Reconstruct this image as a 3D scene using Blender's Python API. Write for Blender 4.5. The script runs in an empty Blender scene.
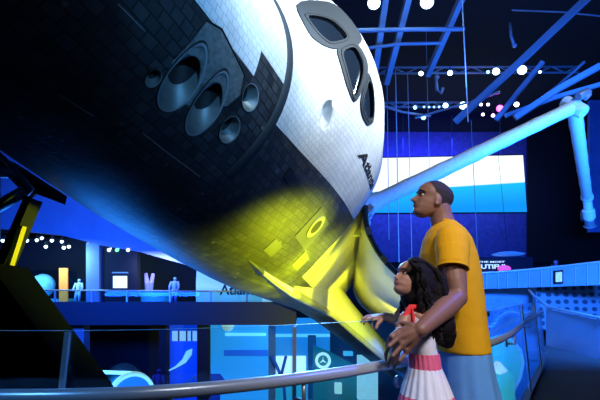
import bpy, bmesh, math, random
from mathutils import Vector, Matrix, noise
from mathutils.bvhtree import BVHTree
random.seed(7)
sc = bpy.context.scene
C = sc.collection
PI = math.pi
# ================================================================ camera, world, lights, exposure
FPX = 440.0
EYE = Vector((0, 0, 1.2))
PITCH = math.atan(95 / FPX)
cam_d = bpy.data.cameras.new('camera'); cam = bpy.data.objects.new('camera', cam_d); C.objects.link(cam)
cam_d.sensor_width = 36.0; cam_d.lens = FPX / 600 * 36.0; cam_d.clip_start = .05; cam_d.clip_end = 400
cam.location = EYE; cam.rotation_euler = (PI / 2 + PITCH, 0, 0)
sc.camera = cam
sc.view_settings.view_transform = 'Standard'; sc.view_settings.look = 'None'
sc.view_settings.exposure = 0.0; sc.view_settings.gamma = 1.0; sc.view_settings.use_curve_mapping = False
wd = bpy.data.worlds.new('hall_air'); sc.world = wd; wd.use_nodes = True
bgn = wd.node_tree.nodes['Background']; bgn.inputs[0].default_value = (.003, .02, .16, 1); bgn.inputs[1].default_value = .07


# the shuttle's own frame (x aft, y starboard, z up, in inches of its drawings)
IN = .0254
R0 = Matrix.Rotation(1.4684, 3, 'Z') @ Matrix.Rotation(0.0689, 3, 'Y') @ Matrix.Rotation(0.7439, 3, 'X')
M0 = R0.to_4x4(); M0.translation = Vector((-1.3427,5.6883,4.9204))
def orb(x, y, z): return M0 @ Vector(((x - 400) * IN, y * IN, (z - 400) * IN))


def spot(name, loc, aim, watts, col, angle, blend=.5, size=.15):
    l = bpy.data.lights.new(name, 'SPOT'); l.energy = watts; l.color = col
    l.spot_size = math.radians(angle); l.spot_blend = blend; l.shadow_soft_size = size
    o = bpy.data.objects.new(name, l); C.objects.link(o); o.location = loc
    o.rotation_euler = (Vector(aim) - Vector(loc)).to_track_quat('-Z', 'Y').to_euler()
    return o


def area(name, loc, aim, watts, col, sx, sy):
    l = bpy.data.lights.new(name, 'AREA'); l.energy = watts; l.color = col
    l.shape = 'RECTANGLE'; l.size = sx; l.size_y = sy
    o = bpy.data.objects.new(name, l); C.objects.link(o); o.location = loc
    o.rotation_euler = (Vector(aim) - Vector(loc)).to_track_quat('-Z', 'Y').to_euler()
    return o


BLUE = (.02, .13, 1.0)
# unseen show lamps: white on the cabin, yellow on the port chine, blue washes
spot('cabin_spot', (9.0, 3.0, 10.5), (.1, 7.6, 5.6), 17000, (.76, .89, 1.0), 34, .7, .3)
spot('nose_spot', (4.6, -1.2, 8.8), (-.9, 5.0, 4.9), 9500, (.62, .84, 1.0), 26, .9, .3)
spot('nose_blue_fill', (3.2, -1.0, 3.0), (-1.1, 4.7, 4.4), 1300, (.13, .46, 1.0), 36, .9, .3)  # dim fill added to bring out the dark nose tiles
spot('cabin_blue_spot', (6.5, 2.0, 2.6), (-.1, 8.6, 4.2), 420, (.05, .30, 1.0), 30, .8, .4)
for xl_, pw_ in ((500, 3600), (575, 4000), (660, 900)):
    spot('chine_yellow_spot', orb(xl_ + 5, -245, 372), orb(xl_ - 12, -102, 324), pw_, (.84, .98, .0), 55, .7, .12)  # row of unseen spots added to spread the yellow along the side
spot('wing_yellow_spot', orb(620, -270, 340), orb(690, -150, 380), 600, (.95, .95, .02), 80, .9, .15)
spot('outer_wing_yellow_spot', orb(800, -260, 385), orb(960, -150, 348), 2600, (.97, .97, .02), 80, .9, .15)
area('belly_blue_wash', (-6.5, 13.0, -2.0), (-2.0, 12.0, 3.0), 900, (.02, .22, 1.0), 3, 5)
area('gallery_blue_wash', (-9.0, 15.0, 1.6), (-10.0, 23.0, 4.6), 1800, (.01, .10, 1.0), 6, 1)
area('hall_blue_wash', (11.0, 36.5, 14.5), (11.0, 41.0, 9.0), 1100, (.01, .02, 1.0), 10, 1)
area('ramp_blue_wash', (9.8, 8.6, 3.6), (10.2, 17.0, .9), 4200, (.02, .19, 1.0), 5, 1.2)
area('truss_blue_wash', (8.0, 14.0, 8.8), (8.0, 19.5, 12.5), 210, (.02, .16, 1.0), 8, 1)
spot('arm_spot', (10.5, 6.0, 11.5), (5.2, 13.2, 6.6), 1700, (.62, .84, 1.0), 50, .7, .3)
spot('visitor_spot', (1.6, -1.4, 4.4), (.85, 2.3, 1.2), 850, (1.0, .94, .97), 36, .6, .5)
spot('rail_front_blue_fill', (-1.7, .2, 2.3), (-.45, 1.75, .87), 90, (.12, .42, 1.0), 40, .8, .2)  # added to tint the handrail blue from the front, no fixture
spot('rail_blue_fill', (.2, 5.2, 2.5), (-.55, 1.7, .87), 900, (.10, .36, 1.0), 44, .6, .25)  # unseen backlight in mid air, added for the handrail
spot('visitor_blue_spot', (3.2, 2.0, 3.6), (.75, 2.38, 1.7), 620, (.06, .13, 1.0), 24, .7, .2)
spot('faces_fill', (-1.6, .3, 2.6), (.6, 2.25, 1.52), 55, (1.0, .88, .85), 18, .7, .3)  # warm fill added on the visitors' faces
spot('support_fill', (-.8, 4.2, .6), (-3.7, 6.3, 1.6), 40, (.25, .55, 1.0), 22, .8, .1)  # added to brighten the nose support, no lamp stands there
area('gallery_fill', (-12.2, 21.0, 3.2), (-12.2, 23.4, .9), 220, (.35, .85, 1.0), 3, .4)  # unseen fill added to brighten the gallery exhibits, not inside a case
area('gallery_fill_violet', (-7.0, 21.2, 2.9), (-7.0, 23.0, .9), 110, (.35, .45, 1.0), 2, .4)  # second unseen gallery fill, added in a violet tone
area('lower_hall_wash', (.5, 28.0, -.4), (1.5, 34.0, -4.0), 500, (.02, .30, 1.0), 5, 1)
spot('drum_light', (-4.0, 12.0, .6), (-5.2, 14.5, -1.6), 60, (.10, .60, .9), 50, .6, .2)
# ================================================================ helpers


def ray(px, py):
    x = (px - 300) / FPX; u = (200 - py) / FPX
    return Vector((x, math.cos(PITCH) - u * math.sin(PITCH), math.sin(PITCH) + u * math.cos(PITCH)))


def at(px, py, d): return EYE + ray(px, py) * d


def atY(px, py, Y):
    r = ray(px, py); return EYE + r * (Y / r.y)


def M(name, col, rough=.6, metal=0., emit=None, es=1., spec=None, bump=None, var=None):
    m = bpy.data.materials.new(name); m.use_nodes = True
    nt = m.node_tree; b = nt.nodes['Principled BSDF']
    b.inputs['Base Color'].default_value = (*col, 1); b.inputs['Roughness'].default_value = rough
    b.inputs['Metallic'].default_value = metal
    if spec is not None: b.inputs['Specular IOR Level'].default_value = spec
    if emit: b.inputs['Emission Color'].default_value = (*emit, 1); b.inputs['Emission Strength'].default_value = es
    if bump or var:
        tc = nt.nodes.new('ShaderNodeTexCoord'); nz = nt.nodes.new('ShaderNodeTexNoise')
        nz.inputs['Scale'].default_value = (bump or var)[0]; nz.inputs['Detail'].default_value = 4
        nt.links.new(tc.outputs['Object'], nz.inputs['Vector'])
        if bump:
            bp = nt.nodes.new('ShaderNodeBump'); bp.inputs['Strength'].default_value = bump[1]; bp.inputs['Distance'].default_value = bump[2]
            nt.links.new(nz.outputs[0], bp.inputs['Height']); nt.links.new(bp.outputs[0], b.inputs['Normal'])
        if var:
            mx = nt.nodes.new('ShaderNodeMix'); mx.data_type = 'RGBA'
            mx.inputs[6].default_value = (*[c * (1 - var[1]) for c in col], 1); mx.inputs[7].default_value = (*[min(1, c * (1 + var[1])) for c in col], 1)
            nt.links.new(nz.outputs[0], mx.inputs[0]); nt.links.new(mx.outputs[2], b.inputs['Base Color'])
    return m


def tile_mat(name, c1, c2, mortar, size, rough, bumpd=.004, speck=None, msize=.008, mott=.8):
    m = bpy.data.materials.new(name); m.use_nodes = True; nt = m.node_tree; b = nt.nodes['Principled BSDF']
    uv = nt.nodes.new('ShaderNodeUVMap'); uv.uv_map = 'uv'
    br = nt.nodes.new('ShaderNodeTexBrick'); br.offset = .5; br.inputs['Scale'].default_value = 1
    br.inputs['Color1'].default_value = (*c1, 1); br.inputs['Color2'].default_value = (*c2, 1); br.inputs['Mortar'].default_value = (*mortar, 1)
    br.inputs['Brick Width'].default_value = size * 1.15; br.inputs['Row Height'].default_value = size; br.inputs['Mortar Size'].default_value = msize
    br.inputs['Mortar Smooth'].default_value = .2
    nt.links.new(uv.outputs[0], br.inputs['Vector'])
    nz = nt.nodes.new('ShaderNodeTexNoise'); nz.inputs['Scale'].default_value = 2.2; nz.inputs['Detail'].default_value = 8
    nt.links.new(uv.outputs[0], nz.inputs['Vector'])
    mx = nt.nodes.new('ShaderNodeMix'); mx.data_type = 'RGBA'; mx.blend_type = 'MULTIPLY'; mx.inputs[0].default_value = mott
    cr = nt.nodes.new('ShaderNodeValToRGB'); cr.color_ramp.elements[0].position = .3; cr.color_ramp.elements[0].color = (.35, .35, .35, 1)
    cr.color_ramp.elements[1].position = .7; cr.color_ramp.elements[1].color = (1.3, 1.3, 1.3, 1)
    nt.links.new(nz.outputs[0], cr.inputs[0]); nt.links.new(br.outputs['Color'], mx.inputs[6]); nt.links.new(cr.outputs[0], mx.inputs[7])
    out = mx.outputs[2]
    if speck:
        vo = nt.nodes.new('ShaderNodeTexVoronoi'); vo.inputs['Scale'].default_value = 3.2
        nt.links.new(uv.outputs[0], vo.inputs['Vector'])
        c2r = nt.nodes.new('ShaderNodeValToRGB'); c2r.color_ramp.elements[0].position = .06; c2r.color_ramp.elements[0].color = (1, 1, 1, 1)
        c2r.color_ramp.elements[1].position = .11; c2r.color_ramp.elements[1].color = (0, 0, 0, 1)
        nt.links.new(vo.outputs['Distance'], c2r.inputs[0])
        ms = nt.nodes.new('ShaderNodeMix'); ms.data_type = 'RGBA'; ms.inputs[7].default_value = (*speck, 1)
        nt.links.new(c2r.outputs[0], ms.inputs[0]); nt.links.new(out, ms.inputs[6]); out = ms.outputs[2]
    nt.links.new(out, b.inputs['Base Color'])
    b.inputs['Roughness'].default_value = rough
    bp = nt.nodes.new('ShaderNodeBump'); bp.invert = True; bp.inputs['Strength'].default_value = .6; bp.inputs['Distance'].default_value = bumpd
    nt.links.new(br.outputs['Fac'], bp.inputs['Height']); nt.links.new(bp.outputs[0], b.inputs['Normal'])
    return m


def glass_mat(name, tint, gloss=.06, rough=.02):
    m = bpy.data.materials.new(name); m.use_nodes = True; nt = m.node_tree
    for n in list(nt.nodes):
        if n.type != 'OUTPUT_MATERIAL': nt.nodes.remove(n)
    o = [n for n in nt.nodes if n.type == 'OUTPUT_MATERIAL'][0]
    t = nt.nodes.new('ShaderNodeBsdfTransparent'); t.inputs[0].default_value = (*tint, 1)
    g = nt.nodes.new('ShaderNodeBsdfGlossy'); g.inputs['Roughness'].default_value = rough; g.inputs[0].default_value = (.8, .9, 1, 1)
    x = nt.nodes.new('ShaderNodeMixShader')
    lw_ = nt.nodes.new('ShaderNodeLayerWeight'); lw_.inputs[0].default_value = .5
    pw = nt.nodes.new('ShaderNodeMath'); pw.operation = 'POWER'; pw.inputs[1].default_value = 5
    ma = nt.nodes.new('ShaderNodeMath'); ma.operation = 'MULTIPLY_ADD'; ma.inputs[1].default_value = .6; ma.inputs[2].default_value = .02
    nt.links.new(lw_.outputs['Facing'], pw.inputs[0]); nt.links.new(pw.outputs[0], ma.inputs[0]); nt.links.new(ma.outputs[0], x.inputs[0])
    nt.links.new(t.outputs[0], x.inputs[1]); nt.links.new(g.outputs[0], x.inputs[2])
    nt.links.new(x.outputs[0], o.inputs[0])
    return m


def link(name, me, mats, parent=None, smooth=False):
    o = bpy.data.objects.new(name, me); C.objects.link(o)
    for m in (mats if isinstance(mats, (list, tuple)) else [mats]): me.materials.append(m)
    if smooth:
        for p in me.polygons: p.use_smooth = True
        if smooth != True: me.set_sharp_from_angle(angle=math.radians(smooth))
    if parent: o.parent = parent
    return o


def obj(name, bm, mats, parent=None, smooth=False):
    bmesh.ops.recalc_face_normals(bm, faces=bm.faces[:])
    me = bpy.data.meshes.new(name); bm.to_mesh(me); bm.free()
    return link(name, me, mats, parent, smooth)


def tag(o, label, cat, group=None, kind=None):
    o['label'] = label; o['category'] = cat
    if group: o['group'] = group
    if kind: o['kind'] = kind
    return o


def thing(name, label, cat, loc=(0, 0, 0), group=None):
    o = bpy.data.objects.new(name, None); C.objects.link(o); o.location = loc; o.empty_display_size = .1
    return tag(o, label, cat, group)


def local(parent, p):
    return Vector(p) - parent.location if parent else Vector(p)


def struct(o): o['kind'] = 'structure'; return o


def quadbox(bm, a, b, c, d, off):
    """solid from a front quad a,b,c,d pushed back by off"""
    f = [bm.verts.new(p) for p in (a, b, c, d)]; k = [bm.verts.new(Vector(p) + off) for p in (a, b, c, d)]
    bm.faces.new(f); bm.faces.new(k[::-1])
    for i in range(4): bm.faces.new((f[i], k[i], k[(i + 1) % 4], f[(i + 1) % 4]))


def box(bm, x0, x1, y0, y1, z0, z1, bev=0):
    g = bmesh.ops.create_cube(bm, size=1)['verts']
    for v in g:
        v.co = Vector(((x0 + x1) / 2 + v.co.x * (x1 - x0), (y0 + y1) / 2 + v.co.y * (y1 - y0), (z0 + z1) / 2 + v.co.z * (z1 - z0)))
    if bev:
        es = list({e for v in g for e in v.link_edges})
        bmesh.ops.bevel(bm, geom=es, offset=bev, segments=2, affect='EDGES', profile=.5)


def prism(bm, poly, off):
    f = [bm.verts.new(p) for p in poly]; k = [bm.verts.new(Vector(p) + Vector(off)) for p in poly]
    bm.faces.new(f); bm.faces.new(k[::-1]); n = len(f)
    for i in range(n): bm.faces.new((f[i], k[i], k[(i + 1) % n], f[(i + 1) % n]))


def frames(pts):
    n = len(pts); T = []
    for i in range(n):
        t = (pts[min(i + 1, n - 1)] - pts[max(i - 1, 0)]); T.append(t.normalized())
    up = Vector((0, 0, 1)) if abs(T[0].z) < .9 else Vector((1, 0, 0))
    N = (up - T[0] * up.dot(T[0])).normalized(); out = []
    for t in T:
        N = (N - t * N.dot(t)).normalized(); out.append((t, N, t.cross(N)))
    return out


def tube(bm, pts, r, n=12, cap=True, sq=1.0):
    pts = [Vector(p) for p in pts]; rr = r if isinstance(r, (list, tuple)) else [r] * len(pts)
    rows = []
    for p, q, (t, N, B) in zip(pts, rr, frames(pts)):
        rows.append([bm.verts.new(p + N * math.cos(2 * PI * k / n) * q + B * math.sin(2 * PI * k / n) * q * sq) for k in range(n)])
    for a, b in zip(rows, rows[1:]):
        for k in range(n): bm.faces.new((a[k], a[(k + 1) % n], b[(k + 1) % n], b[k]))
    if cap: bm.faces.new(rows[0][::-1]); bm.faces.new(rows[-1])


def bar(bm, a, b, w, h=None):
    a, b = Vector(a), Vector(b); t = (b - a).normalized(); h = h or w
    up = Vector((0, 0, 1)) if abs(t.z) < .95 else Vector((0, 1, 0))
    s = t.cross(up).normalized() * w / 2; u = s.cross(t).normalized() * h / 2
    f = [bm.verts.new(a + x) for x in (-s - u, s - u, s + u, -s + u)]; k = [bm.verts.new(b + x) for x in (-s - u, s - u, s + u, -s + u)]
    bm.faces.new(f); bm.faces.new(k[::-1])
    for i in range(4): bm.faces.new((f[i], k[i], k[(i + 1) % 4], f[(i + 1) % 4]))


def lathe(bm, prof, origin, axis, n=24, cap=False):
    """prof: (radius, distance along axis)"""
    ax = Vector(axis).normalized(); u = ax.orthogonal().normalized(); w = ax.cross(u); rows = []
    for r, h in prof:
        rows.append([bm.verts.new(Vector(origin) + ax * h + (u * math.cos(2 * PI * k / n) + w * math.sin(2 * PI * k / n)) * max(r, 1e-4)) for k in range(n)])
    for a, b in zip(rows, rows[1:]):
        for k in range(n): bm.faces.new((a[k], a[(k + 1) % n], b[(k + 1) % n], b[k]))
    if cap: bm.faces.new(rows[0][::-1]); bm.faces.new(rows[-1])


def ball(bm, c, r, seg=16, scale=None, rot=None):
    g = bmesh.ops.create_uvsphere(bm, u_segments=seg, v_segments=max(6, seg // 2), radius=1)['verts']
    for v in g:
        p = v.co.copy()
        if scale: p = Vector((p.x * scale[0], p.y * scale[1], p.z * scale[2]))
        else: p *= r
        if rot: p = rot @ p
        v.co = Vector(c) + p


def text_mesh(body, size, bold=0.0, shear=0.0, ext=0.0):
    cu = bpy.data.curves.new('lettering', 'FONT'); cu.body = body; cu.size = size; cu.offset = bold; cu.shear = shear; cu.extrude = ext
    cu.align_x = 'LEFT'
    o = bpy.data.objects.new('lettering', cu); C.objects.link(o)
    dg = bpy.context.evaluated_depsgraph_get(); dg.update()
    me = bpy.data.meshes.new_from_object(o.evaluated_get(dg)); C.objects.unlink(o); bpy.data.objects.remove(o)
    return me


def apply_mods(o):
    dg = bpy.context.evaluated_depsgraph_get(); dg.update()
    me = bpy.data.meshes.new_from_object(o.evaluated_get(dg))
    o.modifiers.clear(); o.data = me; return o

# ================================================================ materials
black_tile = tile_mat('black_silica_tile', (.022, .024, .028), (.060, .064, .070), (.010, .011, .012), .11, .5, .004, (.16, .17, .18))
white_tile = tile_mat('white_silica_tile', (.78, .79, .80), (.70, .72, .74), (.45, .47, .50), .085, .55, .002, None, .004, .22)
grey_metal = M('grey_scuffed_metal', (.20, .22, .22), .38, .3, bump=(18, .4, .004), var=(9, .8))
dark_frame = M('dark_grey_frame', (.016, .025, .036), .75, bump=(60, .2, .002))
nozzle_metal = M('nozzle_metal', (.20, .22, .21), .45, .3, var=(12, .35))
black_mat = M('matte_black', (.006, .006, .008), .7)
rim_mat = M('nozzle_rim', (.24, .26, .27), .4)
win_glass = M('cabin_window_glass', (.012, .02, .035), .06, spec=.6)
white_skin = M('white_painted_skin', (.74, .76, .78), .55, bump=(14, .25, .004), var=(6, .12))
radiator_mat = M('silver_radiator', (.62, .62, .60), .45, .2, bump=(8, .15, .004))
arm_white = M('arm_insulation', (.70, .74, .78), .7, bump=(9, .8, .02), var=(7, .15))
arm_dark = M('arm_joint_grey', (.20, .23, .28), .5, .3)
steel_blk = M('dark_painted_steel', (.005, .006, .008), .9)
yellow_paint = M('yellow_edge_paint', (.50, .36, .01), .5)
steel_blue = M('painted_steel', (.30, .34, .40), .45, .2)
# ================================================================ the orbiter (its own frame: x aft, y starboard, z up)
orbiter = thing('space_shuttle_orbiter', 'huge tilted black and white space shuttle hanging nose first over the walkway', 'spacecraft')
orbiter.matrix_world = M0


def vs(x, y, z): return Vector(((x - 400) * IN, y * IN, (z - 400) * IN))


STN = [(235.5, 338, 342, 2, 340, 2, 2), (238, 327, 353, 13, 340, 2, 2), (243, 318, 363, 23, 341, 2, 2), (252, 309, 374, 34, 343, 2, 2.1),
       (266, 302, 386, 46, 345, 2, 2.2), (285, 297, 397, 56, 347, 2, 2.3), (310, 293, 408, 64.5, 349, 2.1, 2.4), (335, 290, 417, 71.5, 351, 2.1, 2.6),
       (360, 288.5, 426, 78, 353, 2.1, 2.8), (380, 287.5, 434, 83, 354, 2.1, 3), (400, 287, 441, 88, 355, 2.1, 3.1), (413, 287, 448, 91, 356, 2.1, 3.2),
       (425, 287, 466, 93.8, 357, 2.15, 3.3), (440, 287, 484, 97, 359, 2.25, 3.4), (455, 287, 493, 100, 361, 2.35, 3.5), (475, 287, 499, 103, 363, 2.45, 3.6),
       (500, 287, 502, 106, 366, 2.6, 3.8), (540, 287, 502, 108, 370, 2.7, 4), (582, 287, 502, 108.5, 374, 2.8, 4)]
def interp(x, k):
    if x <= STN[0][0]: return STN[0][k]
    for a, b in zip(STN, STN[1:]):
        if x <= b[0]:
            f = (x - a[0]) / (b[0] - a[0]); return a[k] + (b[k] - a[k]) * f
    return STN[-1][k]


# smooth the tables a little so the loft has no creases
def sect(x):
    h = min(5.0, max(.3, (x - 235.5) * .12)) if x < 582 else 0
    return [(interp(x - h, k) + interp(x, k) * 2 + interp(x + h, k)) / 4 for k in range(1, 7)]


def sp(x, th, off=0.):
    zb, zt, w, zm, nt_, nb = sect(x)
    c, s = math.cos(th), math.sin(th)
    n = nt_ if s > 0 else nb; h = (zt - zm) if s > 0 else (zm - zb)
    r = (abs(c) ** n + abs(s) ** n) ** (-1 / n)
    return vs(x, -(w + off) * r * c, zm + (h + off) * r * s)


def th_of(x, z, port=True):
    """angle on the section at height z (port side)"""
    lo, hi = -PI / 2, PI / 2
    for _ in range(40):
        m = (lo + hi) / 2
        if sp(x, m).z / IN + 400 < z: lo = m
        else: hi = m
    return lo


def side(x, z, off=0.):
    """port-side surface point at station x, height z, pushed out by off inches"""
    p = sp(x, th_of(x, z)); return p + normal_at(x, z) * off * IN


def normal_at(x, z):
    t = th_of(x, z); e = .02
    a = sp(x + 1, t) - sp(x - 1, t); b = sp(x, t + e) - sp(x, t - e)
    n = a.cross(b).normalized()
    return n if n.y < 0 else -n


xs = [235.5, 236.2, 237, 238, 239.4, 241, 243, 245.5, 248, 251, 254.5, 258, 262] + [266 + 4 * i for i in range(80)]
NTH = 180
bm = bmesh.new(); uvl = bm.loops.layers.uv.new('uv')
rows = [[bm.verts.new(sp(x, 2 * PI * j / NTH - PI)) for j in range(NTH)] for x in xs]
arc = []
for r in rows:
    a = [0.]
    for j in range(NTH): a.append(a[-1] + (r[j].co - r[(j + 1) % NTH].co).length)
    mid = a[NTH // 2]; arc.append([q - mid for q in a])
for i in range(len(xs) - 1):
    for j in range(NTH):
        f = bm.faces.new((rows[i][j], rows[i + 1][j], rows[i + 1][(j + 1) % NTH], rows[i][(j + 1) % NTH])); f.smooth = True
        for l, (ii, jj) in zip(f.loops, ((i, j), (i + 1, j), (i + 1, j + 1), (i, j + 1))): l[uvl].uv = (xs[ii] * IN, arc[ii][jj])
bm.faces.new(rows[0]); bm.faces.new(rows[-1][::-1])
# crisp borders between black tiles and white blankets: cut the skin along planes
def plane3(a, b, c):
    n = (b - a).cross(c - a).normalized(); return a, n
PL = {}
def cutp(key, A, B, Cc):
    co, no = plane3(vs(*A), vs(*B), vs(*Cc))
    if no.z < 0: no = -no
    PL[key] = (co, no)
    for sgn in (1, -1):
        c2 = Vector((co.x, co.y * sgn, co.z)); n2 = Vector((no.x, no.y * sgn, no.z))
        bmesh.ops.bisect_plane(bm, geom=bm.verts[:] + bm.edges[:] + bm.faces[:], plane_co=c2, plane_no=n2, dist=1e-5)
cutp('aft', (375, -78.3, 378), (471, -101.3, 392.7), (420, 0, 372))
cutp('fr', (311.7, -58.2, 377.1), (353.2, -70.3, 381.8), (330, 0, 360))
cutp('n1', (353.2, -70.3, 381.8), (353.6, -64.3, 392.7), (353.5, 0, 360))
cutp('n2', (353.6, -64.3, 392.7), (372, -69.0, 394.0), (365, 0, 360))
for X in (352, 377): bmesh.ops.bisect_plane(bm, geom=bm.verts[:] + bm.edges[:] + bm.faces[:], plane_co=vs(X, 0, 400), plane_no=(1, 0, 0), dist=1e-5)
def above(key, p):
    co, no = PL[key]; q = Vector((p.x, -abs(p.y), p.z)); return (q - co).dot(no) > 0
PAN = [(318.8, -61.1, 376.4), (326.7, -61.8, 380.0), (346.5, -70.0, 378.2), (350.0, -73.1, 371.5), (347.6, -74.0, 364.0), (334, -71.0, 352), (321.0, -68.0, 349), (316.0, -65.7, 358)]
for i_, (a_, b_) in enumerate(zip(PAN, PAN[1:] + PAN[:1])):
    co, no = plane3(vs(*a_), vs(*b_), vs((a_[0] + b_[0]) / 2, 0, 362)); PL['p%d' % i_] = (co, no)
    bmesh.ops.bisect_plane(bm, geom=bm.verts[:] + bm.edges[:] + bm.faces[:], plane_co=co, plane_no=no, dist=1e-5)
pc = vs(333, -69, 366); PS = [(pc - PL['p%d' % i_][0]).dot(PL['p%d' % i_][1]) > 0 for i_ in range(len(PAN))]
def in_panel(p): return p.y < 0 and all(((p - PL['p%d' % i_][0]).dot(PL['p%d' % i_][1]) > 0) == PS[i_] for i_ in range(len(PAN)))
for f in bm.faces:
    p = f.calc_center_median(); X = p.x / IN + 400; w = False
    if X > 377: w = above('aft', p)
    elif X > 352: w = above('n2', p)
    elif X > 296: w = above('fr', p)
    f.material_index = 4 if in_panel(p) else 1 if w else 0
fus = obj('forward_fuselage', bm, [black_tile, white_tile, nozzle_metal, white_skin, grey_metal], orbiter)
me0 = fus.data
bvh = BVHTree.FromPolygons([v.co.copy() for v in me0.vertices], [list(p.vertices) for p in me0.polygons])
def onto(p, d):
    h = bvh.ray_cast(p, d.normalized()); return h[0]


def outward(px):
    h = bvh.find_nearest(px); return h[0], h[1]


# --- openings cut into the skin
cutters = []
def add_cut(bm, mi):
    bmesh.ops.recalc_face_normals(bm, faces=bm.faces[:])
    me = bpy.data.meshes.new('cut'); bm.to_mesh(me); bm.free()
    for m in (black_tile, white_tile, nozzle_metal, white_skin, grey_metal): me.materials.append(m)
    for p in me.polygons: p.material_index = mi
    o = bpy.data.objects.new('cut', me); C.objects.link(o); o.parent = orbiter; cutters.append(o)


THR = [((324.5, -67.6, 356.0), (-.02, -.62, -.78), 6.8), ((340.0, -71.8, 357.4), (.06, -.62, -.78), 6.7), ((355.8, -73.8, 374.5), (.05, -.99, .12), 5.3),
       ((357.0, -76.9, 358.7), (.05, -.97, -.24), 5.3), ((315.6, -66.1, 348.5), (-.1, -.8, -.6), 2.6)]
for c, ax, r in THR:
    b = bmesh.new(); a = Vector(ax).normalized()
    lathe(b, [(.4 * r * IN, -2.6 * r * IN), (r * IN, 0), (r * 1.15 * IN, 2.4 * r * IN)], vs(*c), a, 40, True)
    add_cut(b, 2)
WIN = {'W3': [(417.0, -25.5, 452), (429.8, -33.8, 466.1), (435.2, -46.8, 466.6), (432.8, -48.9, 462.2), (422.5, -48.7, 448.9), (418.4, -40.6, 447.5)],
       'W2': [(427.1, -54.9, 450.9), (437.9, -53.9, 465.2), (443.2, -63.3, 462.4), (442.5, -69.7, 454.9), (437.8, -79.1, 436.3), (431.9, -70.9, 441.0)],
       'W1': [(450.3, -71.2, 459.5), (458.1, -77.3, 457.0), (468.3, -86.7, 446.7), (462.0, -87.0, 440.5), (452.0, -83.5, 438.4), (446.0, -80.5, 442.6)]}
def surf_poly(pts, off, scale=1.0, sub=5):
    P = [vs(*p) for p in pts]; c = sum(P, Vector()) / len(P); out = []
    n = sum((outward(p)[1] for p in P), Vector()).normalized()
    if n.y > 0: n = -n
    for i in range(len(P)):
        for k in range(sub):
            # rounded corner interpolation
            p = P[i].lerp(P[(i + 1) % len(P)], (k + .5) / sub)
            out.append(c + (p - c) * scale)
    for _ in range(2):
        out = [(out[i - 1] + out[i] * 2 + out[(i + 1) % len(out)]) / 4 for i in range(len(out))]
    res = []
    for p in out:
        h = onto(p + n * .6, -n); res.append((h if h else p) + n * off * IN)
    return res, n
for k, pts in WIN.items():
    o_, n = surf_poly(pts, 6); b = bmesh.new(); prism(b, [p for p in o_], -n * 11 * IN); add_cut(b, 0)
b = bmesh.new(); ball(b, vs(420.2, -79.0, 411.2), 1, 32, (4.4 * IN, 5.0 * IN, 9.0 * IN), Matrix.Rotation(-.45, 3, 'X')); add_cut(b, 3)
bpy.context.view_layer.update()
for cu in cutters:
    md = fus.modifiers.new('cut', 'BOOLEAN'); md.operation = 'DIFFERENCE'; md.object = cu; md.solver = 'EXACT'
    md.material_mode = 'INDEX'
apply_mods(fus); fus.data.name = 'forward_fuselage'
for cu in cutters: C.objects.unlink(cu); bpy.data.objects.remove(cu)
# --- thrusters: bell inside each opening and a rim that follows the skin
for c, ax, r in THR:
    a = Vector(ax).normalized(); u = a.orthogonal().normalized(); w = a.cross(u); n = 48; b = bmesh.new(); O = vs(*c)
    def ring(rad, dist):
        return [O + a * dist * IN + (u * math.cos(2 * PI * k / n) + w * math.sin(2 * PI * k / n)) * rad * IN for k in range(n)]
    def skin(rad, off):
        o_ = []
        for p in ring(rad, 0):
            h = bvh.ray_cast(p + a * 30 * IN, -a); q = h[0] if h[0] else p; nn = h[1] if h[0] else a
            if nn.dot(a) < 0: nn = -nn
            o_.append(q + nn * off * IN)
        return o_
    lo = [bm_ for bm_ in ring(.34 * r, -2.3 * r)]
    ex = skin(r * .97, .25); exo = skin(r * 1.05, .5); ou = skin(r * 1.10, .1); ou2 = skin(r * 1.13, -.4)
    R_ = [[b.verts.new(p) for p in q] for q in (lo, [l.lerp(e, .62) + (e - l).cross(a).cross(a) * .0 for l, e in zip(lo, ex)], ex, exo, ou, ou2)]
    for q, s_ in zip(R_, R_[1:]):
        for k in range(n): b.faces.new((q[k], q[(k + 1) % n], s_[(k + 1) % n], s_[k]))
    b.faces.new(R_[0])
    b.faces.ensure_lookup_table()
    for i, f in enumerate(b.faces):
        ringi = i // n; f.material_index = 2 if ringi < 1 else 0 if ringi < 2 else 1 if ringi == 2 else 2  # throat and outer gap rings are black: shade put into the colour
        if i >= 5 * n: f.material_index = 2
    obj('thruster_nozzle', b, [nozzle_metal, rim_mat, black_mat], orbiter, True)
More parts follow.
